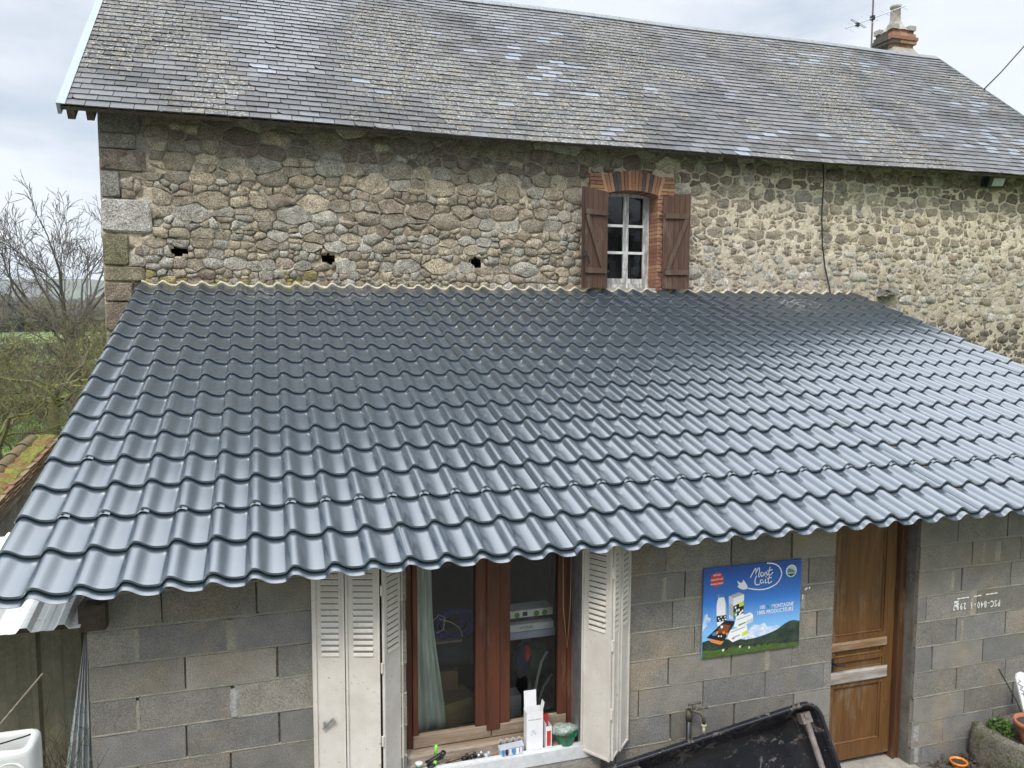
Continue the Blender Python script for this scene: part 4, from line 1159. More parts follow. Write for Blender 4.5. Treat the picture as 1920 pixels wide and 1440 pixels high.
PW, PK, PR, PY, PB_, PG, PO = flat('print_white', (.84, .86, .88)), flat('print_black', (.012, .012, .014)), flat('print_red', (.62, .05, .05)), flat('print_yellow', (.62, .68, .03)), flat('print_blue', (.05, .22, .50)), flat('print_green', (.12, .30, .06)), flat('print_orange', (.75, .24, .05))
PGR, PSH, PBR, PTEAL = flat('print_grey', (.42, .44, .47)), flat('print_shade', (.58, .62, .68)), flat('print_brown', (.22, .06, .02)), flat('print_teal', (.01, .30, .30))
m = MB(); m.bev(SX0, SX1, SY, SY+.010, SZ0, SZ1, .001); m.build('panel', PSKY, sg)
def poly(name, pts, y, mat, par=sg):
    k = len(pts); V = [su(u, v, y) for u, v in pts]+[su(u, v, y-.0004) for u, v in pts]
    F = [tuple(range(k))]+[(i, (i+1) % k, k+(i+1) % k, k+i) for i in range(k)]
    return mesh(name, V, F, mat, par)
def ell(cu, cv, ru, rv, n=24, a0=0, a1=360): return [(cu+ru*math.cos(R(a0+(a1-a0)*i/n)), cv+rv*math.sin(R(a0+(a1-a0)*i/n))) for i in range(n)]
def rect(a, b, c, d): return [(a, c), (b, c), (b, d), (a, d)]
AS = (SX1-SX0)/(SZ1-SZ0)
poly('cloud', [(.0, .60), (.02, .52), (.045, .50), (.05, .545), (.08, .56), (.07, .60), (.04, .61), (.045, .64), (.02, .66), (.0, .70)], .0006, PCLOUD)
poly('cloud', [(.40, .80), (.46, .75), (.52, .69), (.57, .70), (.63, .685), (.655, .735), (.70, .735), (.76, .73), (.80, .76), (.70, .83), (.5, .86), (.40, .84)], .0006, PCLOUD)
hl = [(.0, 1), (.0, .815), (.06, .80), (.12, .835), (.20, .80), (.28, .83), (.35, .825), (.44, .85), (.56, .84), (.68, .81), (.76, .78), (.84, .725), (.89, .70), (.93, .695), (.955, .70), (.975, .705), (1., .715), (1., 1)]
poly('hills', hl, .0009, PHILL)
poly('field', [(0, 1), (0, .91), (.12, .925), (.3, .915), (.5, .925), (.7, .93), (.85, .95), (1, .955), (1, 1)], .0012, PFIELD)
for u, v, w, dk in ((.21, .935, .012, 0), (.245, .93, .016, 1), (.385, .922, .016, 0), (.40, .925, .016, 1), (.475, .945, .008, 0), (.535, .935, .014, 1), (.605, .935, .013, 1), (.67, .938, .010, 1), (.795, .94, .012, 1)):
    poly('cow', [(u-w*.8, v-.012), (u+w*.6, v-.014), (u+w, v-.006), (u+w*.5, v+.004), (u+w*.5, v+.014), (u+w*.2, v+.014), (u, v+.004), (u-w*.4, v+.004), (u-w*.5, v+.014), (u-w*.8, v+.014)], .0016, PK if dk else PW)
# red round badge
poly('red_badge', ell(.13, .135, .065, .065*AS, 28), .0010, PR)
for i, t_ in enumerate(('RETOUR', 'GARANTI AUX', 'PRODUCTEURS')):
    P_ = su(.13, .085+.048*i, .0016); text('badge_text', t_, .0145, P_, PW, sg, rot=(R(90), R(-2), 0), ext=.0002, off=.0004)
# round logo right
poly('round_logo', ell(.893, .125, .057, .057*AS, 28), .0010, PW)
poly('logo_sky', ell(.893, .125, .049, .049*AS, 24), .0013, PSH)
poly('logo_mountain', [(.850, .155), (.850, .115), (.870, .09), (.885, .105), (.90, .10), (.92, .125), (.936, .13), (.936, .155), (.92, .175), (.893, .185), (.866, .175)], .0016, PG)
poly('logo_mountain', [(.850, .12), (.868, .088), (.885, .108), (.905, .115), (.90, .13), (.86, .13)], .0018, PB_)
poly('logo_hill', [(.848, .145), (.938, .14), (.930, .165), (.893, .189), (.857, .168)], .0019, flat('print_dark_green', (.03, .09, .03)))
text('logo_text', 'MONTAGNE', .014, su(.893, .150, .0024), PW, sg, ext=.0002, off=.0003)
# script name drawn as ribbons
def ribbon(name, pts, w, y, mat, closed=False):
    # smooth with catmull-rom
    P_ = [pts[0]]+list(pts)+[pts[-1]]; o = []
    for i in range(1, len(P_)-2):
        for t in (0, .25, .5, .75):
            a, b, c, d = P_[i-1], P_[i], P_[i+1], P_[i+2]
            o.append(tuple(.5*((2*b[k])+(-a[k]+c[k])*t+(2*a[k]-5*b[k]+4*c[k]-d[k])*t*t+(-a[k]+3*b[k]-3*c[k]+d[k])*t**3) for k in (0, 1)))
    o.append(pts[-1])
    V = []; W_ = SX1-SX0; H_ = SZ1-SZ0
    for i, q in enumerate(o):
        a = o[max(i-1, 0)]; b = o[min(i+1, len(o)-1)]
        dx, dz = (b[0]-a[0])*W_, -(b[1]-a[1])*H_; L = math.hypot(dx, dz)+1e-9
        nx_, nz_ = -dz/L*w/2, dx/L*w/2; c = su(q[0], q[1], y)
        V += [(c[0]+nx_, c[1], c[2]+nz_), (c[0]-nx_, c[1], c[2]-nz_)]
    F = [(2*i, 2*i+1, 2*i+3, 2*i+2) for i in range(len(o)-1)]
    return mesh(name, V, F, mat, sg)
def px(x, y):      # pixel of the enlarged crop -> panel uv
    u = (x-(180-20*(y-232)/1103))/(1198-23*(y-232)/1103*.9); v = (y-(232-112*u))/(1103-48*u); return (u, v)
def rpx(name, pts, w=.0075, mat=None): return ribbon(name, [px(*p) for p in pts], w, .0016, mat or PW)
rpx('script_letter', [(735, 345), (755, 305), (780, 260), (800, 232), (805, 262), (800, 300), (815, 262), (840, 225), (848, 260), (838, 315), (848, 340)])
rpx('script_letter', [(885, 278), (868, 285), (862, 310), (874, 328), (895, 318), (898, 290), (885, 278), (905, 290)])
rpx('script_letter', [(905, 290), (912, 322), (915, 290), (932, 278), (940, 300), (942, 318), (955, 305)])
rpx('script_letter', [(982, 215), (970, 255), (962, 300), (975, 315), (1000, 298), (1015, 280)])
rpx('script_letter', [(945, 262), (980, 255), (1010, 248)])
rpx('script_letter', [(815, 320), (800, 350), (792, 390), (800, 425), (825, 432), (855, 420)])
rpx('script_letter', [(888, 372), (868, 372), (858, 395), (868, 412), (888, 398), (894, 375), (892, 400), (905, 410)])
rpx('script_letter', [(925, 362), (918, 390), (925, 410), (940, 400)])
poly('script_dot', [px(930+7*math.cos(a*.785), 335+8*math.sin(a*.785)) for a in range(8)], .0014, PW)
rpx('script_letter', [(975, 312), (962, 360), (955, 400), (965, 412), (990, 400), (1005, 385)])
rpx('script_letter', [(940, 358), (970, 350), (1000, 342)])
rpx('swirl', [(940, 170), (1000, 172), (1060, 190), (1105, 230), (1125, 290), (1110, 350), (1070, 410), (1000, 455), (910, 485), (800, 488), (705, 472)], .0085)
poly('tulip', [px(*p) for p in [(575, 378), (600, 398), (618, 408), (640, 398), (648, 368), (668, 392), (690, 425), (705, 462), (690, 482), (650, 490), (612, 478), (590, 462), (578, 445), (598, 435), (585, 410)]], .0014, PW)
# slogan
def tpx(s_, x, y, size, mat=PW, al='LEFT'):
    u, v = px(x, y); text('slogan', s_, size, su(u, v, .0018), mat, sg, rot=(R(90), R(-.3), 0), ext=.0003, off=.0004, align=al, sx_=.80)
tpx('100', 845, 712, .040); tpx('%', 940, 705, .040, PTEAL); tpx('MONTAGNE', 1000, 697, .040)
tpx('100% PRODUCTEURS', 815, 780, .040)
# products
def pp(name, pts, y, mat): return poly(name, [px(*p) for p in pts], y, mat)
bl = [(352, 545), (415, 545), (418, 580), (432, 620), (444, 670), (445, 800), (440, 870), (425, 905), (345, 930), (332, 890), (330, 800), (330, 680), (338, 630), (352, 585)]
pp('bottle', bl, .0012, PW); pp('bottle_cap', [(355, 545), (375, 535), (415, 540), (425, 575), (355, 585)], .0015, PB_)
pp('bottle_shade', [(425, 600), (444, 670), (445, 800), (440, 870), (428, 900), (430, 700)], .0014, PSH)
pp('bottle_label', [(330, 812), (445, 795), (442, 865), (332, 885)], .0016, PK)
for a, b in ((345, 835), (375, 815), (395, 850), (420, 815), (360, 860), (425, 845)): pp('cow_patch', [(a, b), (a+14, b-6), (a+18, b+8), (a+6, b+16)], .0019, PW)
pp('carton', [(475, 568), (600, 520), (660, 545), (655, 800), (560, 850), (480, 845)], .0012, PW)
pp('carton_side', [(475, 568), (530, 590), (530, 850), (482, 845)], .0015, PSH); pp('carton_top', [(475, 568), (600, 520), (660, 545), (530, 592)], .0015, PGR)
pp('carton_band', [(530, 690), (658, 630), (655, 775), (530, 830)], .0015, PK); pp('carton_band', [(478, 650), (530, 680), (530, 830), (480, 790)], .0017, PGR)
pp('green_label', [(600, 650), (658, 640), (656, 680), (600, 700)], .0018, PY); pp('green_label', [(530, 770), (575, 750), (575, 800), (530, 820)], .0018, PG)
pp('blue_foot', [(530, 825), (560, 810), (560, 848), (530, 850)], .0018, PB_)
for k, (a, b) in enumerate(((545, 700), (560, 740), (585, 730), (610, 760), (595, 780), (630, 740), (550, 790))): pp('cow_patch', [(a, b), (a+18, b-14), (a+22, b+14), (a+6, b+24)], .0019, PW)
pp('butter_pack', [(565, 830), (735, 768), (770, 795), (768, 880), (600, 955), (535, 945)], .0021, PW); pp('butter_side', [(690, 870), (768, 830), (768, 880), (690, 918)], .0024, PSH)
pp('butter_line', [(575, 850), (740, 790), (742, 800), (577, 862)], .0024, PGR); pp('butter_line', [(590, 915), (680, 880), (680, 895), (592, 935)], .0024, PG)
pp('butter_pack', [(490, 985), (690, 920), (710, 1035), (690, 1060), (520, 1130), (455, 1080)], .0027, PW); pp('butter_side', [(635, 1015), (700, 985), (705, 1030), (635, 1062)], .0030, PY)
pp('butter_line', [(500, 1000), (670, 938), (672, 950), (502, 1014)], .0030, PGR); pp('butter_line', [(515, 1070), (610, 1030), (612, 1046), (520, 1090)], .0030, PGR); pp('orange_spot', [(510, 1080), (545, 1068), (548, 1088), (518, 1100)], .0031, PO)
pp('tray_foot', [(255, 1095), (395, 1110), (435, 1085), (395, 1150), (370, 1160), (262, 1130)], .0015, PO)
pp('tray', [(213, 1075), (430, 862), (545, 872), (540, 910), (420, 1112), (390, 1118)], .0018, PK)
pp('tray_picture', [(345, 970), (415, 910), (500, 925), (450, 1030), (350, 1010)], .0021, PBR)
for a, b in ((375, 930), (400, 1000), (440, 1020), (320, 1000)): pp('food_piece', [(a, b), (a+28, b-8), (a+32, b+22), (a+6, b+30)], .0024, PO if a != 375 else PW)
pp('blue_spot', [(270, 1030), (300, 1005), (345, 1018), (330, 1045), (290, 1052)], .0022, PB_)
for a in (345, 375): pp('white_spot', [(a, 1050), (a+18, 1045), (a+20, 1062), (a+4, 1066)], .0024, PW)
for u, v in ((.045, .065), (.945, .055)):
    m = MB(); m.lathe(su(u, v, 0), [(.0, -.010), (.006, -.009), (.010, -.005), (.011, 0)], 12, 'y'); m.build('screw', RUSTB, sg, True)
m = MB(); m.box(SX0+.05, SX1-.05, SY+.0105, .004, SZ0+.05, SZ1-.05); m.build('batten', BEAMW, sg)

# ================================================================== FRONT OF THE BLOCK WALL
tp = tag(empty('garden_tap'), 'old brass garden tap on a black pipe on the block wall behind the black tub', 'tap')
m = MB(); m.tube([(3.69, -.035, -1.02), (3.69, -.035, -1.8)], .018, 10); m.build('pipe', BLACKP, tp, True)
TAPM = simple('tarnished_brass', (.11, .10, .075), .65, .3, .3, 60)
m = MB(); m.tube([(3.69, -.035, -1.05), (3.69, -.035, -.975)], .022, 10); m.tube([(3.69, -.03, -.975), (3.70, -.10, -.955), (3.735, -.11, -.965), (3.755, -.12, -1.0), (3.757, -.12, -1.045)], .012, 8); m.tube([(3.70, -.08, -.955), (3.70, -.08, -.915)], .012, 8); m.build('body', TAPM, tp, True)
m = MB(); m.tube([(3.66, -.08, -.912), (3.70, -.08, -.908), (3.75, -.09, -.905)], .009, 8); m.tube([(3.72, -.10, -.94), (3.79, -.11, -.935)], .008, 6); m.build('handle', TAPM, tp, True)
m = MB(); m.lathe((3.757, -.12, 0), [(.018, -1.055), (.02, -1.045), (.018, -1.04)], 10); m.tube([(3.757, -.12, -1.05), (3.757, -.12, -1.12)], .010, 10); m.build('hose_connector', simple('yellowish_plastic', (.55, .52, .36), .5), tp, True)

# black tub tipped up below the sign
tb = tag(empty('metal_tub'), 'big black scratched metal tub tipped on edge against the block wall below the sign', 'tub')
e1 = Vector((1.435, 0, .21)).normalized(); e2 = Vector((.12, -.42, -.90)).normalized(); e2 = (e2-e1*e2.dot(e1)).normalized(); e3 = e1.cross(e2).normalized()
if e3.y < 0: e3 = -e3          # e3: into the tub (away from the camera)
TRc = Vector((4.53, -.27, -.935)); TW, TH, TD = 2.35, 1.0, .24
def tub(a, b, c): return TRc - e1*a + e2*b + e3*c       # a to the left, b down, c depth
def rring(inset, depth, rad, n=8):
    pts = []
    for cxx, cyy, q0 in ((TW-inset-rad, inset+rad, 180), (inset+rad, inset+rad, 270), (inset+rad, TH-inset-rad, 0), (TW-inset-rad, TH-inset-rad, 90)):
        pass
    cs = [(inset+rad, inset+rad, 180), (TW-inset-rad, inset+rad, 270), (TW-inset-rad, TH-inset-rad, 0), (inset+rad, TH-inset-rad, 90)]
    for cxx, cyy, q0 in cs:
        for i in range(n+1):
            t = R(q0+90*i/n); pts.append(tub(cxx+rad*math.cos(t), cyy+rad*math.sin(t), depth))
    return pts
rings = [rring(-.030, .02, .13), rring(-.032, -.004, .13), rring(-.02, -.014, .12), rring(-.004, -.006, .11), rring(.004, .012, .10), rring(.05, .10, .09), rring(.085, .19, .08), rring(.13, .225, .07), rring(.19, .232, .05)]
V = [v for r_ in rings for v in r_]; n = len(rings[0]); F = []
for i in range(len(rings)-1):
    for j in range(n): F.append((i*n+j, i*n+(j+1) % n, (i+1)*n+(j+1) % n, (i+1)*n+j))
F.append(tuple(range((len(rings)-1)*n, len(rings)*n)))
o = mesh('tub_body', V, F, BLACKM, tb, smooth=True); md = o.modifiers.new('t', 'SOLIDIFY'); md.thickness = .004
m = MB()
rg = rring(-.012, -.010, .115); m.tube(rg+[rg[0]], .0135, 8, cap=False); m.build('rolled_rim', BLACKM, tb, True)
m = MB(); a_, b_ = tub(.085, .075, .03), tub(.12, 1.0, -.02)
m.tube([a_, a_.lerp(b_, .5), b_], .021, 10); m.build('steel_bar', RUSTB, tb, True)
m = MB(); m.obox(tub(.125, .04, .07), -e1*-.075, e2*.07, -e3*.06); m.tube([tub(.085, .06, .09), tub(.085, .06, .0)], .02, 8); m.build('bar_lug', RUSTB, tb)

# stone trough with pots
tr_ = tag(empty('stone_trough'), 'rough mossy stone trough against the block wall at the bottom right corner', 'trough')
def rough_box(name, x0, x1, y0, y1, z0, z1, mat, par, amp=.02, n=10, inner=None):
    """lumpy trough: outer shell, rim, inner shell"""
    def loop(a0_, a1_, b0_, b1_, z, k):
        pts = []
        per = [(a0_, b0_), (a1_, b0_), (a1_, b1_), (a0_, b1_)]
        for i in range(4):
            p, q = per[i], per[(i+1) % 4]
            for j in range(n):
                t = j/n; x, y = lerp(p[0], q[0], t), lerp(p[1], q[1], t)
                f = fbm(x*5+k, y*5, z*5, 4); g = fbm(x*6, y*6+k, z*5+4, 4)
                cxx, cyy = (a0_+a1_)/2, (b0_+b1_)/2
                sq = 1-.06*(abs((x-cxx)/(a1_-a0_)*2)*abs((y-cyy)/(b1_-b0_)*2))**2
                pts.append((cxx+(x-cxx)*sq+amp*f, cyy+(y-cyy)*sq+amp*g, z+amp*.9*fbm(x*7, y*7, 9+k, 3)))
        return pts
    w = .085
    L = []
    for t in range(7): L.append(loop(x0, x1, y0, y1, lerp(z0, z1-.02, t/6), 0))
    L.append(loop(x0+.02, x1-.02, y0+.02, y1-.02, z1, 0)); L.append(loop(x0+w-.02, x1-w+.02, y0+w-.02, y1-w+.02, z1, 2)); L.append(loop(x0+w, x1-w, y0+w, y1-w, z1-.03, 2)); L.append(loop(x0+w+.02, x1-w-.02, y0+w+.02, y1-w-.02, z1-.16, 2))
    V = [v for l in L for v in l]; n4 = 4*n; F = []
    for i in range(len(L)-1):
        for j in range(n4): F.append((i*n4+j, i*n4+(j+1) % n4, (i+1)*n4+(j+1) % n4, (i+1)*n4+j))
    return mesh(name, V, F, mat, par, smooth=True)
rough_box('trough_body', 6.13, 7.35, -.62, -.06, GZ-.02, -1.41, MSTONE, tr_, .035, 14)
m = MB(); m.box(6.22, 7.27, -.54, -.13, -1.6, -1.47); m.build('soil', SOIL, tr_)
def pot(name, c, r_, h, mat, label, cat, group=None):
    p = empty(name); tag(p, label, cat, group)
    m = MB(); m.lathe(c, [(r_*.62, 0), (r_*.9, h*.78), (r_*.9, h*.80), (r_*1.04, h*.80), (r_*1.06, h), (r_*.94, h), (r_*.92, h*.85), (r_*.6, h*.80)], 26); m.build('pot_wall', mat, p, True)
    m = MB(); m.lathe(c, [(r_*.90, h*.86), (r_*.4, h*.9), (.0, h*.88)], 20); m.build('soil', SOIL, p)
    return p
pot('flower_pot', (6.40, -.40, -1.46), .13, .17, TERRA, 'terracotta flower pot with dry soil standing in the stone trough', 'plant pot', 'pots in the trough')
pot('flower_pot', (6.66, -.24, -1.44), .10, .13, TERRA, 'second terracotta pot behind the first, at the right edge of the photo', 'plant pot', 'pots in the trough')
pot('orange_bucket', (5.97, -.15, GZ), .06, .085, ORANGEP, 'bright orange plastic pot on the ground at the foot of the block wall', 'bucket')
m = MB()
def rot_plate():
    pts = [(-.06, -.17), (.06, -.17), (.062, .12), (.045, .155), (0, .17), (-.045, .155), (-.062, .12)]
    c0_ = Vector((6.545, -.20, -1.19)); ex_, ez_ = Vector((.97, -.15, -.08)).normalized(), Vector((-.12, .22, .96)).normalized(); ny = Vector((-.1, -.95, .2)).normalized()
    k = len(pts); V = [c0_+ex_*a+ez_*b for a, b in pts]+[c0_+ex_*a+ez_*b+ny*.012 for a, b in pts]
    return V, [tuple(range(k, 2*k)), tuple(range(k))[::-1]]+[(i, (i+1) % k, k+(i+1) % k, k+i) for i in range(k)], c0_, ex_, ez_, ny
V, F, c0_, ex_, ez_, ny = rot_plate()
pl_ = empty('plaque'); tag(pl_, 'small pale plaque with dark script standing among the pots of the trough', 'plaque')
mesh('plate', V, F, WHITEP, pl_)
m = MB(); n_ = Vector((-.1, -.95, .2)).normalized()
for k in range(5):
    pts = [c0_+n_*.014+ex_*(-.045+.012*k+.018*math.sin(t*1.9+k))+ez_*(.11-.05*k-.012*t) for t in range(6)]
    m.tube(pts, .0022, 4)
m.build('script', PK, pl_)
m = MB(); m.tube([(6.262, -.20, -.955), (6.36, -.205, -1.10), (6.455, -.21, -1.24), (6.53, -.22, -1.40)], .006, 5); tag(m.build('garden_cane', BARKG, None), 'thin dark cane leaning up from the trough against the block wall', 'stick')

# plants: small clumps of leaves
def clump(name, c, rad, h, n, mat, label, cat, leaf=.03, par=None, up=.6, group=None):
    m = MB(); rs = random.Random(hash(name) % 99 if False else int(c[0]*100) % 97)
    for _ in range(n):
        a = rs.uniform(0, 6.28); r_ = rad*math.sqrt(rs.random()); z = rs.uniform(0, 1)*h*(1-.5*r_/rad)
        p = Vector((c[0]+r_*math.cos(a), c[1]+r_*math.sin(a), c[2]+z))
        d = Vector((rs.gauss(0, 1), rs.gauss(0, 1), rs.gauss(up, .6))).normalized(); s_ = d.orthogonal().normalized(); s_.rotate(Matrix.Rotation(rs.uniform(0, 6.28), 3, d))
        L = leaf*rs.uniform(.5, 1.3); w = L*.28
        m.add([p, p+d*L*.5+s_*w, p+d*L, p+d*L*.5-s_*w], [(0, 1, 2, 3)])
    o = m.build(name, mat, par)
    if par is None: tag(o, label, cat, group)
    return o
clump('fern_tuft', (6.27, -.22, -1.46), .085, .14, 520, LEAF, 'small feathery green plant growing in the stone trough beside the pots', 'plant', .035)
stuff(clump('trough_weeds', (6.17, -.56, -1.66), .14, .14, 420, LEAF, '', '', .03))['label'] = 'green weeds at the foot of the stone trough'
bpy.data.objects['trough_weeds'].pop('category', None)
# litter and weeds along the wall foot
m = MB(); rs = random.Random(5)
for _ in range(900):
    x = rs.uniform(5.8, 6.5); y = -.04-abs(rs.gauss(0, .16)); z = GZ+rs.uniform(.0, .05)+max(0, (x-5.9))*.05
    d = Vector((rs.gauss(0, 1), rs.gauss(0, 1), abs(rs.gauss(.1, .5)))).normalized(); s_ = d.orthogonal().normalized()
    L = rs.uniform(.015, .06); w = L*rs.uniform(.12, .3); p = Vector((x, y, z)); m.add([p, p+d*L*.5+s_*w, p+d*L, p+d*L*.5-s_*w], [(0, 1, 2, 3)])
o = m.build('ground_litter', BARKG); stuff(o)
m = MB()
for i in range(26):
    x = rs.uniform(5.75, 6.6); r_ = rs.uniform(.02, .05); y = -.05-rs.random()*.25
    k = len(m.V); m.lathe((x, y, GZ), [(r_, -.01), (r_*1.05, r_*.3), (r_*.6, r_*.75), (.0, r_*.8)], 6)
o = m.build('wall_foot_rubble', MSTONE, None, True); stuff(o)

# ================================================================== THINGS ON THE WINDOW SILL
ZSI = -1.097
bx = tag(empty('white_carton'), 'tall white open carton with upright flap on the window sill', 'box')
m = MB(); x0, x1, y0, y1, z0, z1 = 2.520, 2.632, -.012, .048, ZSI, -.835
T_ = .0018
m.box(x0, x1, y0, y0+T_, z0, z1); m.box(x0, x1, y1-T_, y1, z0, z1+.012); m.box(x0, x0+T_, y0+T_, y1-T_, z0, z1); m.box(x1-T_, x1, y0+T_, y1-T_, z0, z1); m.box(x0+T_, x1-T_, y0+T_, y1-T_, z0, z0+T_)
m.build('carton_body', WHITEC, bx)
m = MB(); m.obox((x0+.002, y1-T_, z1+.012), (x1-x0-.028, 0, 0), (0, .010, .105), (0, .002, 0)); m.build('flap', WHITEC, bx)
m = MB(); m.obox((x1-.001, y0+.004, z1), (.012, 0, .055), (0, y1-y0-.012, 0), (-.0015, 0, 0)); m.build('flap', WHITEC, bx)
text('carton_print', 'Pommeau douche', .0125, ((x0+x1)/2, y0-.0006, z1-.050), PK, bx, ext=.0001)
for a, b, c in ((.045, -.13, .012), (.06, -.145, .009), (.035, -.15, .006)):
    m = MB(); m.lathe((x0+a, y0-.001, z1+b), [(.0, 0), (c, 0)], 10, 'y'); m.build('carton_mark', PSH, bx)
sb_ = tag(empty('red_white_carton'), 'small red and white open box standing right of the tall white carton on the sill', 'box')
m = MB(); x0, x1, y0, y1, z1 = 2.652, 2.692, -.015, .055, -.945
m.box(x0, x1, y0, y0+T_, ZSI, z1); m.box(x0, x1, y1-T_, y1, ZSI, z1); m.box(x0, x0+T_, y0+T_, y1-T_, ZSI, z1+.02); m.box(x1-T_, x1, y0+T_, y1-T_, ZSI, z1); m.build('carton_body', WHITEC, sb_)
m = MB(); m.box(x0+T_, x1-T_, y1-T_-.004, y1-T_, z1-.08, z1+.055); m.build('red_flap', REDP, sb_)
m = MB(); m.box(x0+.006, x1-.006, y0-.0012, y0-.0004, ZSI+.02, z1-.03); m.build('print_panel', REDP, sb_)
bw_ = tag(empty('green_bowl'), 'green plastic bowl holding a crumpled clear plastic bag at the right end of the sill', 'bowl')
m = MB(); m.lathe((2.80, .015, ZSI), [(.045, 0), (.052, .004), (.072, .07), (.078, .072), (.069, .068), (.05, .01), (0, .008)], 24); m.build('bowl_wall', GREENP, bw_, True)
bg_ = []
V = []; F = []; nn_ = 22; mm_ = 12
for i in range(mm_+1):
    for j in range(nn_):
        t = math.pi*i/mm_; a = 2*math.pi*j/nn_
        r_ = 1+.28*fbm(math.cos(a)*math.sin(t)*2.5, math.sin(a)*math.sin(t)*2.5, math.cos(t)*2.5, 4)
        V.append((2.79+.092*r_*math.sin(t)*math.cos(a), .02+.055*r_*math.sin(t)*math.sin(a), -1.0+.034*r_*math.cos(t)))
for i in range(mm_):
    for j in range(nn_): F.append((i*nn_+j, i*nn_+(j+1) % nn_, (i+1)*nn_+(j+1) % nn_, (i+1)*nn_+j))
tag(mesh('plastic_bag', V, F, BAG, None, smooth=True), 'crumpled translucent plastic bag lying in the green bowl on the sill', 'bag')
bk = tag(empty('blister_pack'), 'clear plastic blister pack of small parts left of the white carton on the sill', 'packaging')
m = MB(); m.obox((2.335, -.015, ZSI+.003), (.165, 0, .01), (0, .045, .012), (0, -.012, .045)); m.build('card', GREYC, bk)
for k in range(4):
    m = MB(); x = 2.345+k*.042; m.tube([(x, .03, ZSI+.02), (x, .035, ZSI+.075), (x+.012, .036, ZSI+.088), (x+.026, .035, ZSI+.075), (x+.026, .03, ZSI+.02)], .0045, 6); m.build('clear_hook', simple('smoky_plastic', (.36, .38, .43), .3) if k == 0 else bpy.data.materials['smoky_plastic'], bk, True)
for k in range(6):
    m = MB(); m.obox((2.35+k*.024, -.034, ZSI+.012), (.015, 0, 0), (0, .004, 0), (0, .006, .034)); m.build('label_bar', [PB_, PK, PSH, PB_, PW, PSH][k], bk)
def clampo(x, y):
    c_ = tag(empty('spring_clamp'), 'black spring clamp with lime green grip lying at the left end of the sill', 'clamp')
    m = MB(); m.tube([(x-.045, y, ZSI+.015), (x-.02, y-.005, ZSI+.05), (x+.005, y, ZSI+.055), (x+.04, y-.01, ZSI+.085)], [.009, .013, .015, .012], 8)
    m.tube([(x-.055, y+.02, ZSI+.03), (x, y+.01, ZSI+.04), (x+.05, y+.02, ZSI+.05)], [.008, .014, .016], 8); m.tube([(x-.05, y-.03, ZSI+.01), (x+.0, y-.02, ZSI+.03)], .011, 8); m.build('clamp_body', BLACKP, c_, True)
    m = MB(); m.tube([(x-.004, y-.012, ZSI+.015), (x+.002, y-.018, ZSI+.05)], .011, 8); m.tube([(x+.004, y-.01, ZSI+.085), (x+.010, y-.008, ZSI+.15)], .010, 8); m.build('lime_grip', LIMEP, c_, True)
    m = MB(); m.tube([(x+.045, y-.01, ZSI+.072), (x+.055, y-.02, ZSI+.10)], .017, 8); m.build('grip_pad', BLACKP, c_, True)
clampo(1.915, -.005)
ck = tag(empty('small_tub'), 'tiny white and green tub at the left end of the window sill', 'tub')
m = MB(); m.lathe((1.815, -.015, ZSI), [(.0, 0), (.017, 0), (.022, .048), (.024, .05), (.021, .052), (.0, .052)], 16); m.build('cup', WHITEC, ck, True)
m = MB(); m.lathe((1.815, -.015, ZSI), [(.0186, .01), (.0218, .036)], 16); m.build('green_label', GREENP, ck, True)
rs = random.Random(12)
for k, (x, col, lab) in enumerate(((2.12, IRON, 'small dark fitting among the hardware in the middle of the sill'), (2.17, BLACKP, 'black threaded fitting beside the small dark one on the sill'), (2.215, GALV, 'grey metal coupling next to the black fitting on the sill'), (2.26, GREYC, 'pale grey plug between the coupling and the blister pack'))):
    m = MB(); y = .0+rs.uniform(-.01, .02); m.tube([(x-.02, y, ZSI+.016), (x+.016, y+.012, ZSI+.018)], [.016, .014], 10); m.tube([(x+.0, y, ZSI+.02), (x+.01, y+.0, ZSI+.045)], .010, 8)
    tag(m.build('pipe_fitting', col, None, True), lab, 'fitting', 'hardware on the window sill')
m = MB()
for k in range(34):
    x = rs.uniform(1.95, 2.85); y = rs.uniform(-.01, .045); L = rs.uniform(.008, .03); a = rs.uniform(0, 3.1)
    m.obox((x, y, ZSI+.001), (L*math.cos(a), L*math.sin(a), 0), (-.006*math.sin(a), .006*math.cos(a), 0), (0, 0, rs.uniform(.004, .012)))
stuff(m.build('sill_debris', OLDW))
m = MB(); m.tube([(1.99, .01, ZSI+.006), (2.06, .0, ZSI+.02), (2.12, .03, ZSI+.008)], .004, 5); tag(m.build('short_cable', CABLE, None, True), 'short black cable end lying on the sill behind the clamp', 'cable')
m = MB(); m.bev(3.05, 3.22, -.34, -.22, -1.52, -1.19, .006)
tag(m.build('wooden_post', POSTW, None), 'short weathered wooden post end below the right hand shutter', 'post')

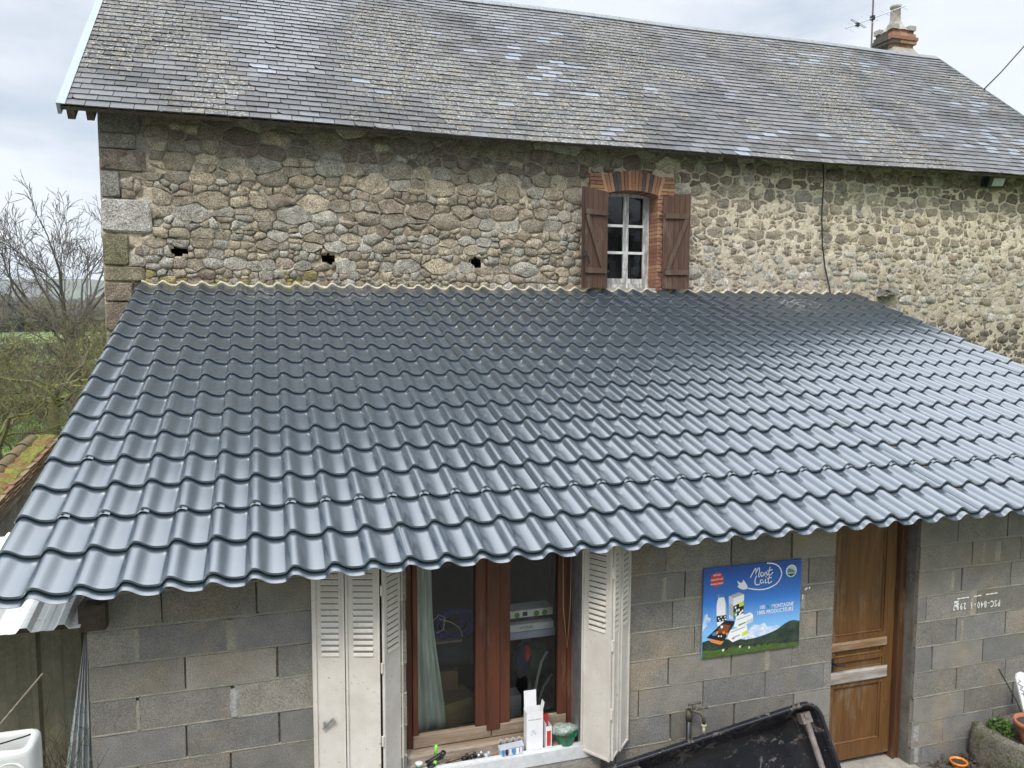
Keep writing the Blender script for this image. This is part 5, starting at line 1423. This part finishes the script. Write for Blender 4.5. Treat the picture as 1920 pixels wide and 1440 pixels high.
# ================================================================== SEEN THROUGH THE WINDOW
V = []; F = []; nu_, nv_ = 40, 16
for i in range(nv_+1):
    t = i/nv_
    for j in range(nu_+1):
        u = j/nu_; wd = lerp(.13, .24, sst(.3, 1, t)); x = 1.815+u*wd+.012*math.sin(t*5)
        y = .245+.016*math.sin(u*19+t*2.5+math.sin(t*4))*(1-.3*t)
        V.append((x, y, lerp(.26, -1.00, t)-.015*math.sin(u*6)*t))
for i in range(nv_):
    for j in range(nu_): F.append((i*(nu_+1)+j, i*(nu_+1)+j+1, (i+1)*(nu_+1)+j+1, (i+1)*(nu_+1)+j))
o = mesh('curtain', V, F, CURT, None, smooth=True); md = o.modifiers.new('t', 'SOLIDIFY'); md.thickness = .002
tag(o, 'pale green curtain hanging inside behind the left pane', 'curtain')
def cbox(name, c, d, rotz, mat, label, cat, tilt=0):
    e = empty(name); tag(e, label, cat)
    m = MB(); x, y, z = d; m.bev(-x/2, x/2, -y/2, y/2, 0, z, .004)
    M4 = Matrix.Translation(c) @ Matrix.Rotation(rotz, 4, 'Z') @ Matrix.Rotation(tilt, 4, 'Y')
    m.V = [tuple(M4 @ Vector(v)) for v in m.V]; m.build('box_body', mat, e)
    m = MB(); m.box(-x/2+.01, x/2-.01, -y/2-.002, y/2, z*.5-.012, z*.5+.012); m.V = [tuple(M4 @ Vector(v)) for v in m.V]; m.build('tape', CARD if mat is CARD else GREYC, e)
    return e
m = MB(); m.box(1.45, 3.4, .30, .85, -1.07, -1.03); tag(m.build('workbench_top', BEAMW, None), 'dark bench top inside the window carrying the clutter', 'bench')
cbox('cardboard_box', (2.13, .42, -1.03), (.26, .20, .17), .3, CARD, 'brown cardboard box inside behind the left pane, beside the curtain', 'box')
cbox('cardboard_box', (2.05, .62, -1.03), (.30, .22, .30), -.15, CARD, 'larger brown cardboard box behind the first one in the left pane', 'box')
m = MB(); m.add([(1.98, .30, -.84), (2.03, .31, -.82), (2.05, .31, -.86), (2.00, .30, -.91), (1.975, .30, -.88)], [(0, 1, 2, 3, 4)]); m.V += [(v[0], v[1]+.01, v[2]) for v in m.V]; m.F += [(9, 8, 7, 6, 5)]+[(i, (i+1) % 5, 5+(i+1) % 5, 5+i) for i in range(5)]
tag(m.build('paper_sheet', CURT, None), 'torn pale green paper on the cardboard box beside the curtain', 'paper')
def sack(name, c, r_, mat, label, cat, sd=1):
    V = []; F = []; nn_, mm_ = 28, 14
    for i in range(mm_+1):
        for j in range(nn_):
            t = math.pi*i/mm_; a = 2*math.pi*j/nn_; d = Vector((math.sin(t)*math.cos(a), math.sin(t)*math.sin(a), math.cos(t)))
            k = 1+.22*fbm(d.x*2+sd, d.y*2, d.z*2, 4); V.append((c[0]+r_[0]*k*d.x, c[1]+r_[1]*k*d.y, c[2]+r_[2]*k*d.z))
    for i in range(mm_):
        for j in range(nn_): F.append((i*nn_+j, i*nn_+(j+1) % nn_, (i+1)*nn_+(j+1) % nn_, (i+1)*nn_+j))
    o = mesh(name, V, F, mat, None, smooth=True); tag(o, label, cat); return o
DKF = simple('dark_grey_fabric', (.05, .055, .07), .85)
sack('dark_sack', (2.16, .60, -.58), (.24, .14, .17), DKF, 'dark grey sack heaped inside behind the left pane', 'sack')
m = MB()
for k in range(9):
    r_ = .085+.006*(k % 3); cxx, cz_ = 2.09+.012*k, -.36+.006*math.sin(k*2)
    m.tube([(cxx+r_*1.3*math.cos(t*.45), .42+.02*math.sin(t+k), cz_+r_*math.sin(t*.45)) for t in range(15)], .0055, 5)
tag(m.build('cable_coil', BLUEC, None, True), 'coil of dark blue cable inside behind the left pane', 'cable')
m = MB(); m.tube([(1.97, .34, -.30), (2.02, .33, -.25), (2.06, .34, -.28), (2.05, .34, -.36), (2.0, .34, -.38)], .004, 5); m.tube([(2.02, .33, -.28), (2.10, .33, -.31), (2.16, .34, -.36), (2.18, .34, -.42)], .004, 5)
tag(m.build('pale_cable_loop', YELC, None, True), 'pale thin cable looped over the dark blue coil indoors', 'cable')
m = MB(); m.box(1.95, 2.18, .36, .46, -.465, -.452); m.build('x', OLDW); o = bpy.data.objects['x']; o.name = 'narrow_shelf'; tag(o, 'narrow wooden shelf edge inside behind the left pane', 'shelf')
sh_ = tag(empty('wall_shelf'), 'shelf with pale lilac metal front inside behind the right pane', 'shelf')
m = MB(); m.bev(2.44, 2.83, .30, .60, -.475, -.425, .003); m.build('shelf_board', LILAC, sh_)
lb = tag(empty('long_white_box'), 'long white box lying on the lilac shelf inside the right pane', 'box')
m = MB(); m.bev(2.44, 2.82, .31, .45, -.424, -.375, .002); m.build('box_body', WHITEC, lb)
text('box_print', 'HYDNEI', .026, (2.62, .3085, -.399), PK, lb, ext=.0001)
gb = tag(empty('green_dotted_box'), 'long white box with green spots on top shelf inside the right pane', 'box')
m = MB(); m.bev(2.44, 2.82, .33, .47, -.335, -.285, .002); m.build('box_body', WHITEC, gb)
for x in (2.49, 2.56, 2.70, 2.76):
    m = MB(); m.lathe((x, .3285, -.315), [(.0, 0), (.020, .0)], 14, 'y'); m.build('green_spot', PG, gb)
m = MB(); m.box(2.60, 2.635, .3275, .3288, -.325, -.295); m.build('dark_label', PK, gb)
m = MB(); m.box(2.44, 2.83, .36, .58, -.372, -.337); tag(m.build('dark_box', BLACKP, None), 'flat dark box between the two long white boxes indoors', 'box')
cbox('grey_box', (2.52, .36, -1.03), (.13, .12, .16), 0, GREYC, 'grey box low behind the right pane on the bench', 'box')
sack('red_blue_bag', (2.62, .40, -.66), (.06, .05, .12), NAVY, 'navy blue bag hanging behind the right pane', 'bag', 3)
sack('red_cloth', (2.64, .35, -.60), (.022, .03, .05), REDP, 'red cloth on the navy bag behind the right pane', 'cloth', 5)
sack('green_sack', (2.74, .50, -.72), (.09, .08, .14), simple('dark_green_fabric', (.03, .07, .045), .8), 'dark green bundle behind the right pane', 'bundle', 7)
m = MB(); m.tube([(2.68, .33, -.95), (2.71, .34, -.80), (2.75, .36, -.68), (2.80, .38, -.62)], .010, 8); m.tube([(2.71, .34, -1.0), (2.76, .35, -.86), (2.83, .36, -.78)], .009, 8); m.build('y', GREYC, None, True)
o = bpy.data.objects['y']; o.name = 'grey_hose'; tag(o, 'grey hose pieces behind the right pane', 'hose')
sack('red_item', (2.16, .40, .13), (.07, .04, .05), REDP, 'red item hanging high behind the left pane', 'cloth', 9)
m = MB(); m.bev(1.98, 2.10, .40, .46, .05, .11, .004); m.build('z', WHITEC); o = bpy.data.objects['z']; o.name = 'small_white_box'; tag(o, 'small pale box high behind the left pane', 'box')
m = MB(); m.lathe((2.66, .33, -1.03), [(0, 0), (.014, 0), (.014, .09), (0, .09)], 10); m.build('zz', WHITEC, None, True); o = bpy.data.objects['zz']; o.name = 'white_tube'; tag(o, 'small white tube behind the right pane', 'tube')

# ================================================================== LEFT: THE SHED
shd = tag(empty('lean_to_shed'), 'low shed with white ribbed roof sheets and grimy ribbed wall, left of the block wall', 'shed')
def ribbed(name, x0, x1, F3, nribs, mat, par, rw=.036, rh=.026, n=1):
    """F3(x, t, h): point; ribs along t"""
    us = [x0]; hs = [0]
    pitch = (x1-x0)/nribs
    for k in range(nribs):
        c = x0+pitch*(k+.5)
        for dx, h in ((-rw, 0), (-rw*.45, rh), (rw*.45, rh), (rw, 0)): us.append(c+dx); hs.append(h)
        if k < nribs-1: us += [c+pitch*.38, c+pitch*.42, c+pitch*.58, c+pitch*.62]; hs += [0, .0025, .0025, 0]
    us.append(x1); hs.append(0)
    V = []; N = 2
    for t in (0, 1):
        for u, h in zip(us, hs): V.append(F3(u, t, h))
    k = len(us); F = [(i, i+1, k+i+1, k+i) for i in range(k-1)]
    o = mesh(name, V, F, mat, par); md = o.modifiers.new('t', 'SOLIDIFY'); md.thickness = .0025; return o
def shr(x, t, h): y = lerp(-.12, 1.0, t); return (x-.0*t, y, .075+.21*(y+.12)+h)
ribbed('roof_sheet', -.885, -.006, shr, 5, WSHEET, shd)
ribbed('roof_sheet', -1.77, -.87, lambda x, t, h: (shr(x, t, h)[0], shr(x, t, h)[1], shr(x, t, h)[2]+.004), 5, WSHEET, shd)
ribbed('wall_sheet', -1.9, -.012, lambda x, t, h: (x, .42-h, lerp(GZ, .10, t)), 8, GSHEET, shd, rw=.03, rh=.025)
m = MB(); m.box(-1.9, -.02, .45, .52, .0, .10); m.box(-1.9, -.02, .0, .06, .03, .058); m.build('purlin', BEAMW, shd)
# white jerrycan
jc = tag(empty('plastic_drum'), 'dirty white plastic drum with moulded handle at the bottom left corner', 'drum')
V = []; F = []; nn_ = 40
prof_ = [(1.0, -.80), (1.0, -.46), (1.0, -.415), (.985, -.395), (.94, -.383), (.80, -.378), (.76, -.380), (.75, -.40), (.74, -.5)]
cxx, cyy = -.318, -.36
for s_, z in prof_:
    for j in range(nn_):
        a = 2*math.pi*j/nn_; ca, sa = math.cos(a), math.sin(a)
        # rounded square
        k = (abs(ca)**5+abs(sa)**5)**(-1/5)
        r_ = .155*s_
        dent = 0
        V.append((cxx+r_*k*ca, cyy+r_*k*sa*.8, z+.035*(cxx+r_*k*ca-cxx)*0+(.006*math.sin(a*3) if s_ < .9 else 0)))
for i in range(len(prof_)-1):
    for j in range(nn_): F.append((i*nn_+j, i*nn_+(j+1) % nn_, (i+1)*nn_+(j+1) % nn_, (i+1)*nn_+j))
DRUM = simple('weathered_white_plastic', (.60, .61, .58), .45, 0, .18, 6)
mesh('drum_body', V, F, DRUM, jc, smooth=True)
m = MB(); x = cxx+.06; y = cyy-.124
m.tube([(x-.05, y-.004, -.52), (x-.02, y-.02, -.495), (x+.03, y-.022, -.492), (x+.055, y-.006, -.51)], .010, 8); m.tube([(x-.05, y-.003, -.545), (x, y-.010, -.535), (x+.055, y-.004, -.54)], .006, 8)
m.lathe((x+.0, y+.004, -.50), [(.075, 0), (.070, -.008), (.062, -.004)], 20, 'y'); m.build('moulded_handle', DRUM, jc, True)
m = MB(); m.tube([(cxx-.10, cyy-.02, -.385), (cxx, cyy-.03, -.372), (cxx+.10, cyy+.02, -.374), (cxx+.12, cyy+.06, -.384)], .004, 5); m.build('torn_rim', DARK, jc)
m = MB(); m.tube([(-.42, -.12, -.44), (-.23, -.02, -.20)], .006, 6)
m = MB(); m.tube([(-.50, -.05, -.53), (-.225, .02, -.21)], .0055, 6); tag(m.build('cane', POSTW, None), 'straight pale cane sticking up behind the white plastic drum', 'stick')
# leaning corrugated sheets
PALEM = simple('dull_pale_sheet', (.40, .41, .42), .5, 0, .2, 8)
for k, (lab, dx) in enumerate((('grey ribbed metal sheet leaning against the corner of the block wall', 0), ('second grey ribbed sheet behind the leaning one, nearer the block wall', .05))):
    def lf_(x, t, h, k=k): 
        # x: across the sheet (depth), t: up
        u_ = (x+.02)/.44; return (lerp(lerp(-.235+.07*k, -.03, t), lerp(-.018, -.016, t), u_), .10+.06*k-h, lerp(-1.3, -.04, t))
    o = ribbed('leaning_metal_sheet', -.02, .42, lf_, 4, PALEM, None, rw=.03, rh=.022); tag(o, lab, 'metal sheet', 'metal sheets leaning on the block wall')
# wire netting
m = MB(); rs = random.Random(3)
for k in range(6):
    a = k/5; m.tube([(-.115+.012*math.sin(k*3+j)+a*.11, .0-.0*j+.012*math.cos(k+j), -.36-.13*j-a*.05) for j in range(6)], .0016, 3, cap=False)
for k in range(7):
    z = -.45-k*.09; m.tube([(-.125+.012*math.sin(k+j)+j*.022, .0+.012*math.cos(k*2+j), z+.012*math.sin(j*2+k)-.0*j) for j in range(6)], .0016, 3, cap=False)
stuff(m.build('wire_netting', NETG))
# dry stems by the sheets
m = MB(); rs = random.Random(9)
for k in range(26):
    x = rs.uniform(-.30, -.10); y = rs.uniform(-.02, .25); z = -1.0; h = rs.uniform(.25, .62); p = Vector((x, y, z)); pts = [p]; d = Vector((rs.gauss(0, .25), rs.gauss(0, .2), 1))
    for j in range(4): d += Vector((rs.gauss(0, .3), rs.gauss(0, .2), 0)); pts.append(pts[-1]+d.normalized()*h/4)
    m.tube(pts, [.004, .0035, .003, .0022, .0012], 4, cap=False)
    for j in (2, 3):
        q = pts[j]; m.tube([q, q+Vector((rs.gauss(0, .06), rs.gauss(0, .04), .06))], [.002, .001], 3, cap=False)
stuff(m.build('dry_stems', TWIG))
m = MB()
for k in range(500):
    x = rs.uniform(-.34, -.04); y = rs.uniform(-.05, .3); p = Vector((x, y, rs.uniform(-1.1, -.75))); d = Vector((rs.gauss(0, .5), rs.gauss(0, .5), 1)).normalized(); s_ = d.orthogonal().normalized()
    L = rs.uniform(.05, .14); m.add([p-s_*.002, p+s_*.002, p+d*L+Vector((0, 0, -.02))], [(0, 1, 2)])
stuff(m.build('dry_grass', TWIG))
m = MB(); m.box(-1.5, -.012, -.2, .4, -1.8, -1.06); m.build('zb', SOIL); o = bpy.data.objects['zb']; o.name = 'earth_bank'; struct(o)

# ================================================================== MOSSY TILED WALL TO THE LEFT
ow = tag(empty('tiled_outbuilding'), 'low rough wall capped with clay tiles under moss, left of the metal roof', 'outbuilding')
ox = -1.27
def vz(y): return .154+(y-2.97)*.12*1.0+.0
sl2 = .1198
def oz(y): return .085+(y-2.97)*.118
V = []; F = []; ny_, nz_ = 44, 22
for j in range(nz_+1):
    for i in range(ny_+1):
        y = lerp(1.3, 5.2, i/ny_); z = lerp(GZ, oz(y)-.10, j/nz_)
        V.append((ox-.02+.03*fbm(y*4, z*4, 2, 4), y, z))
for j in range(nz_):
    for i in range(ny_): F.append((j*(ny_+1)+i, j*(ny_+1)+i+1, (j+1)*(ny_+1)+i+1, (j+1)*(ny_+1)+i))
mesh('rubble_wall', V, F, simple('rough_render', (.40, .38, .34), .95, 0, .45, 22, 1., 60, .02), ow, smooth=True)
m = MB(); m.add([(ox-.28, 1.3, GZ), (ox-.02, 1.3, GZ), (ox-.02, 5.2, GZ), (ox-.28, 5.2, GZ), (ox-.28, 1.3, oz(1.3)-.1), (ox-.02, 1.3, oz(1.3)-.1), (ox-.02, 5.2, oz(5.2)-.1), (ox-.28, 5.2, oz(5.2)-.1)], BOXF); m.build('core_wall', CONC, ow)
m = MB(); m.add([(ox-.02, 1.3, oz(1.3)-.10), (ox+.03, 1.3, oz(1.3)-.10), (ox+.03, 5.2, oz(5.2)-.10), (ox-.02, 5.2, oz(5.2)-.10), (ox-.02, 1.3, oz(1.3)-.02), (ox+.03, 1.3, oz(1.3)-.02), (ox+.03, 5.2, oz(5.2)-.02), (ox-.02, 5.2, oz(5.2)-.02)], BOXF); m.build('verge_board', POSTW, ow)
rs = random.Random(21)
for lay in range(4):
    y = 1.35+rs.random()*.1
    while y < 4.9:
        L = .26*rs.uniform(.85, 1.1); z0 = oz(y)-.015+lay*.020
        V = [(ox-.26, y, z0-.002), (ox+.045-lay*.008+rs.uniform(-.012, .012), y, z0), (ox+.045-lay*.008, y+L*.97, z0+L*.125-.012), (ox-.26, y+L*.97, z0+L*.125-.014)]
        V += [(a, b, c+.015) for a, b, c in V]; g = rs.uniform(.7, 1.15); c_ = rs.choice([(.17, .07, .045), (.20, .09, .06), (.12, .06, .045), (.24, .15, .10)])
        mesh('clay_tile', V, BOXF, LTILE, ow, tint=tuple(q*g for q in c_)+(1,)); y += L
# moss carpet over the tiles
V = []; F = []; nx_, ny_ = 26, 120
for j in range(ny_+1):
    for i in range(nx_+1):
        y = lerp(1.3, 5.1, j/ny_); u = i/nx_; x = lerp(ox-.01, ox-.26, u)
        z = oz(y)+.060+.022*fbm(x*9, y*7, 4, 5)+.012*math.sin(min(1, u*4)*math.pi/2)-.03*sst(.8, 1, u)
        if u == 0: z -= .03
        V.append((x, y, z))
for j in range(ny_):
    for i in range(nx_): F.append((j*(nx_+1)+i, (j+1)*(nx_+1)+i, (j+1)*(nx_+1)+i+1, j*(nx_+1)+i+1))
mesh('moss_carpet', V, F, MOSS, ow, smooth=True)
for k in range(10):
    y = 1.35+k*.36; m = MB(); n_ = 9; V = []
    for yy, r_ in ((y, .10), (y+.40, .085)):
        for i in range(n_):
            t = math.pi*i/(n_-1); V.append((ox-.24+r_*.6*math.cos(t), yy, oz(yy)+.045+r_*.5*math.sin(t)+.01*(yy == y)))
    F = [(i, i+1, n_+i+1, n_+i) for i in range(n_-1)]+[tuple(range(n_))]
    g = rs.uniform(.75, 1.1); o = mesh('ridge_tile', V, F, LTILE, ow, smooth=True, tint=(.22*g, .13*g, .055*g, 1)); md = o.modifiers.new('t', 'SOLIDIFY'); md.thickness = .014

# ================================================================== TREES AND SCRUB
def branch(m, p, d, L, r_, depth, rs, spread, minr, sides, droop=0., wig=.18, kids=(2, 4), rat=.62, seg=4):
    pts = [p.copy()]; rad_ = [r_]; q = p.copy(); dd = d.copy()
    for i in range(seg):
        dd = (dd+Vector((rs.gauss(0, wig), rs.gauss(0, wig), rs.gauss(0, wig)-droop))).normalized()
        q = q+dd*L/seg; pts.append(q.copy()); rad_.append(max(minr, r_*(1-.42*(i+1)/seg)))
    m.tube(pts, rad_, sides if depth > 2 else 3, cap=False)
    if depth <= 0: return
    for k in range(rs.randint(*kids)):
        t = rs.uniform(.35, 1.); i = min(seg-1, int(t*seg)); b = pts[i].lerp(pts[i+1], t*seg-i)
        base = (pts[i+1]-pts[i]).normalized(); ax_ = base.orthogonal().normalized(); ax_.rotate(Matrix.Rotation(rs.uniform(0, 6.28), 3, base))
        nd = base.copy(); nd.rotate(Matrix.Rotation(rs.gauss(spread, spread*.3), 3, ax_))
        branch(m, b, nd, L*rs.uniform(rat-.12, rat+.14), max(minr, rad_[i]*rs.uniform(.45, .68)), depth-1, rs, spread, minr, sides, droop, wig, kids, rat, seg)
    # leader goes on
    if depth > 1: branch(m, pts[-1], (dd+Vector((0, 0, .15))).normalized(), L*.72, rad_[-1], depth-1, rs, spread, minr, sides, droop, wig, kids, rat, seg)
def tree(name, loc, h, rs_seed, label, cat, mat=BARKG, tw=TWIG, depth=5, spread=.55, nb=6, minr=.006, group=None, lean=.0, tr=.30, L0=.34, up=.9, droop=0., kids=(2, 4), rat=.62, wig=.18, trunkh=.22):
    rs = random.Random(rs_seed); e = empty(name); tag(e, label, cat, group)
    m = MB(); p = Vector(loc); top = p+Vector((rs.gauss(0, .02)*h+lean*h, rs.gauss(0, .02)*h, h*trunkh))
    m.tube([p-Vector((0, 0, .3)), p.lerp(top, .5)+Vector((rs.gauss(0, .01)*h, 0, 0)), top, top+Vector((0, 0, h*.06))], [tr*1.25, tr, tr*.85, tr*.5], 10); m.build('trunk', mat, e, True)
    m = MB()
    for k in range(nb):
        a = 6.283*k/nb+rs.uniform(-.3, .3); t = rs.uniform(.15, .95)
        d = Vector((math.cos(a)*(1-t*.55), math.sin(a)*(1-t*.55), up*rs.uniform(.6, 1.5))).normalized()
        branch(m, p.lerp(top, rs.uniform(.75, 1.0)), d, h*L0*rs.uniform(.8, 1.1), tr*rs.uniform(.30, .5), depth, rs, spread, minr, 5, droop, wig, kids, rat)
    m.build('crown', tw, e)
    return e
GT = 'bare trees left of the farmhouse'
tree('bare_tree', (-10.6, 50, -2.2), 10.6, 5, 'tall bare tree with wide fan crown rising beside the farmhouse corner', 'tree', BARKG, BARKG, 6, .44, 10, .014, GT, tr=.32, L0=.30, up=1.0, kids=(1, 2), rat=.72, wig=.12, trunkh=.24)
tree('bare_tree', (-16.5, 52, -2.2), 8.0, 14, 'bare tree cut by the left edge of the photo behind the scrub', 'tree', BARKG, BARKG, 6, .45, 6, .010, GT, tr=.2, up=1.1, kids=(1, 2), rat=.70)
# old orchard trees, mossy, crooked
GA = 'crooked mossy orchard trees'
tree('orchard_tree', (-4.7, 19.5, GZ), 5.0, 31, 'crooked mossy orchard tree with tangled bare branches nearest the metal roof', 'tree', BARKM, BARKM, 6, .75, 7, .006, GA, tr=.15, L0=.34, up=.35, droop=.05, wig=.34, kids=(1, 3), rat=.70, trunkh=.26)
tree('orchard_tree', (-7.2, 20.5, GZ), 5.4, 32, 'crooked mossy orchard tree at the far left edge of the photo', 'tree', BARKM, BARKM, 6, .75, 7, .006, GA, tr=.15, L0=.34, up=.35, droop=.05, wig=.34, kids=(1, 3), rat=.70, trunkh=.26)
tree('orchard_tree', (-4.2, 13.2, GZ), 3.0, 33, 'low mossy orchard tree just behind the moss-covered tiles', 'tree', BARKM, BARKM, 5, .8, 6, .004, GA, tr=.10, L0=.34, up=.4, droop=.04, wig=.36, kids=(1, 3), rat=.68, trunkh=.28)
tree('orchard_tree', (-6.6, 31, GZ), 4.6, 35, 'grey tangled orchard tree standing mid-field by the farmhouse corner', 'tree', BARKG, TWIG, 5, .7, 8, .008, GA, tr=.16, L0=.34, up=.5, wig=.3, kids=(1, 3), rat=.68)
# scrub hedge: countless thin stems
def scrub(name, x0, x1, y0, y1, n, h, seed, mat, minr=.006):
    rs = random.Random(seed); m = MB()
    for k in range(n):
        p = Vector((rs.uniform(x0, x1), rs.uniform(y0, y1), GZ-.2)); d = Vector((rs.gauss(0, .35), rs.gauss(0, .35), 1)).normalized()
        branch(m, p, d, h*rs.uniform(.3, .5), .03*h/3, 3, rs, .6, minr, 3, .0, .25, (2, 3), .68, 3)
    return stuff(m.build(name, mat))
scrub('scrub_hedge', -17, -5.5, 36, 39, 170, 1.9, 41, TWIG, .010)
scrub('scrub_hedge', -24, -9, 62, 72, 110, 2.1, 42, TWIG, .016)
scrub('bramble_thicket', -8.0, -3.5, 23, 27, 90, 1.2, 43, TWIG, .005)
scrub('bramble_thicket', -4.6, -2.4, 11.5, 14, 10, .7, 44, BARKM, .004)
# distant woods
m = MB(); rs = random.Random(55)
for k in range(900):
    a = R(rs.uniform(100, 112)); r_ = rs.choice([rs.uniform(180, 260), rs.uniform(420, 520)]); p = Vector((r_*math.cos(a), r_*math.sin(a), GZ+.2)); s_ = rs.uniform(.7, 1.3)*(1 if r_ < 300 else 1.6)
    m.lathe(p, [(.2*s_, 0), (2.0*s_, 2.2*s_), (1.6*s_, 4.5*s_), (.3*s_, 6*s_)], 5)
stuff(m.build('distant_trees', simple('distant_wood', (.085, .075, .06), 1, 0, .4, .3)))
# grass tufts in the near field
m = MB()
for k in range(9000):
    y = rs.uniform(9, 30); x = rs.uniform(-.55*y+1, -.1*y-.6); p = Vector((x, y, GZ)); d = Vector((rs.gauss(0, .4), rs.gauss(0, .4), 1)).normalized(); L = rs.uniform(.05, .16); s_ = Vector((1, 0, 0))*.012
    m.add([p-s_, p+s_, p+d*L], [(0, 1, 2)])
stuff(m.build('grass', LEAF))

# trees across the yard behind the camera, seen mirrored in the window panes
GB = 'trees across the yard'
for i, (x, y, h) in enumerate(((-9, -24, 9.5), (-3, -27, 11), (3.5, -25, 10), (10, -28, 11.5), (17, -26, 10))):
    tree('yard_tree', (x, y, GZ), h, 60+i, ('leftmost', 'second from left', 'middle', 'second from right', 'rightmost')[i]+' bare tree of the row across the yard, behind the camera', 'tree', BARKG, BARKG, 5, .5, 8, .02, GB, tr=.28, L0=.32, up=1.0, kids=(2, 3), rat=.68)
scrub('yard_hedge', -16, 24, -24, -21, 170, 3.6, 71, BARKG, .02)

# pale air over the distance
hz = mesh('haze', [(x, y, z) for z in (GZ-2.5, 125) for x, y in ((-2700, -2700), (2700, -2700), (2700, 2700), (-2700, 2700))], [(0, 3, 2, 1), (4, 5, 6, 7), (0, 1, 5, 4), (1, 2, 6, 5), (2, 3, 7, 6), (3, 0, 4, 7)], None)
hm = bpy.data.materials.new('haze_air'); hm.use_nodes = True; hm.node_tree.nodes.clear()
pv = hm.node_tree.nodes.new('ShaderNodeVolumePrincipled'); pv.inputs['Color'].default_value = (.86, .92, 1, 1); pv.inputs['Density'].default_value = .00022
ho = hm.node_tree.nodes.new('ShaderNodeOutputMaterial'); hm.node_tree.links.new(pv.outputs[0], ho.inputs['Volume'])
hz.data.materials.clear(); hz.data.materials.append(hm); stuff(hz)
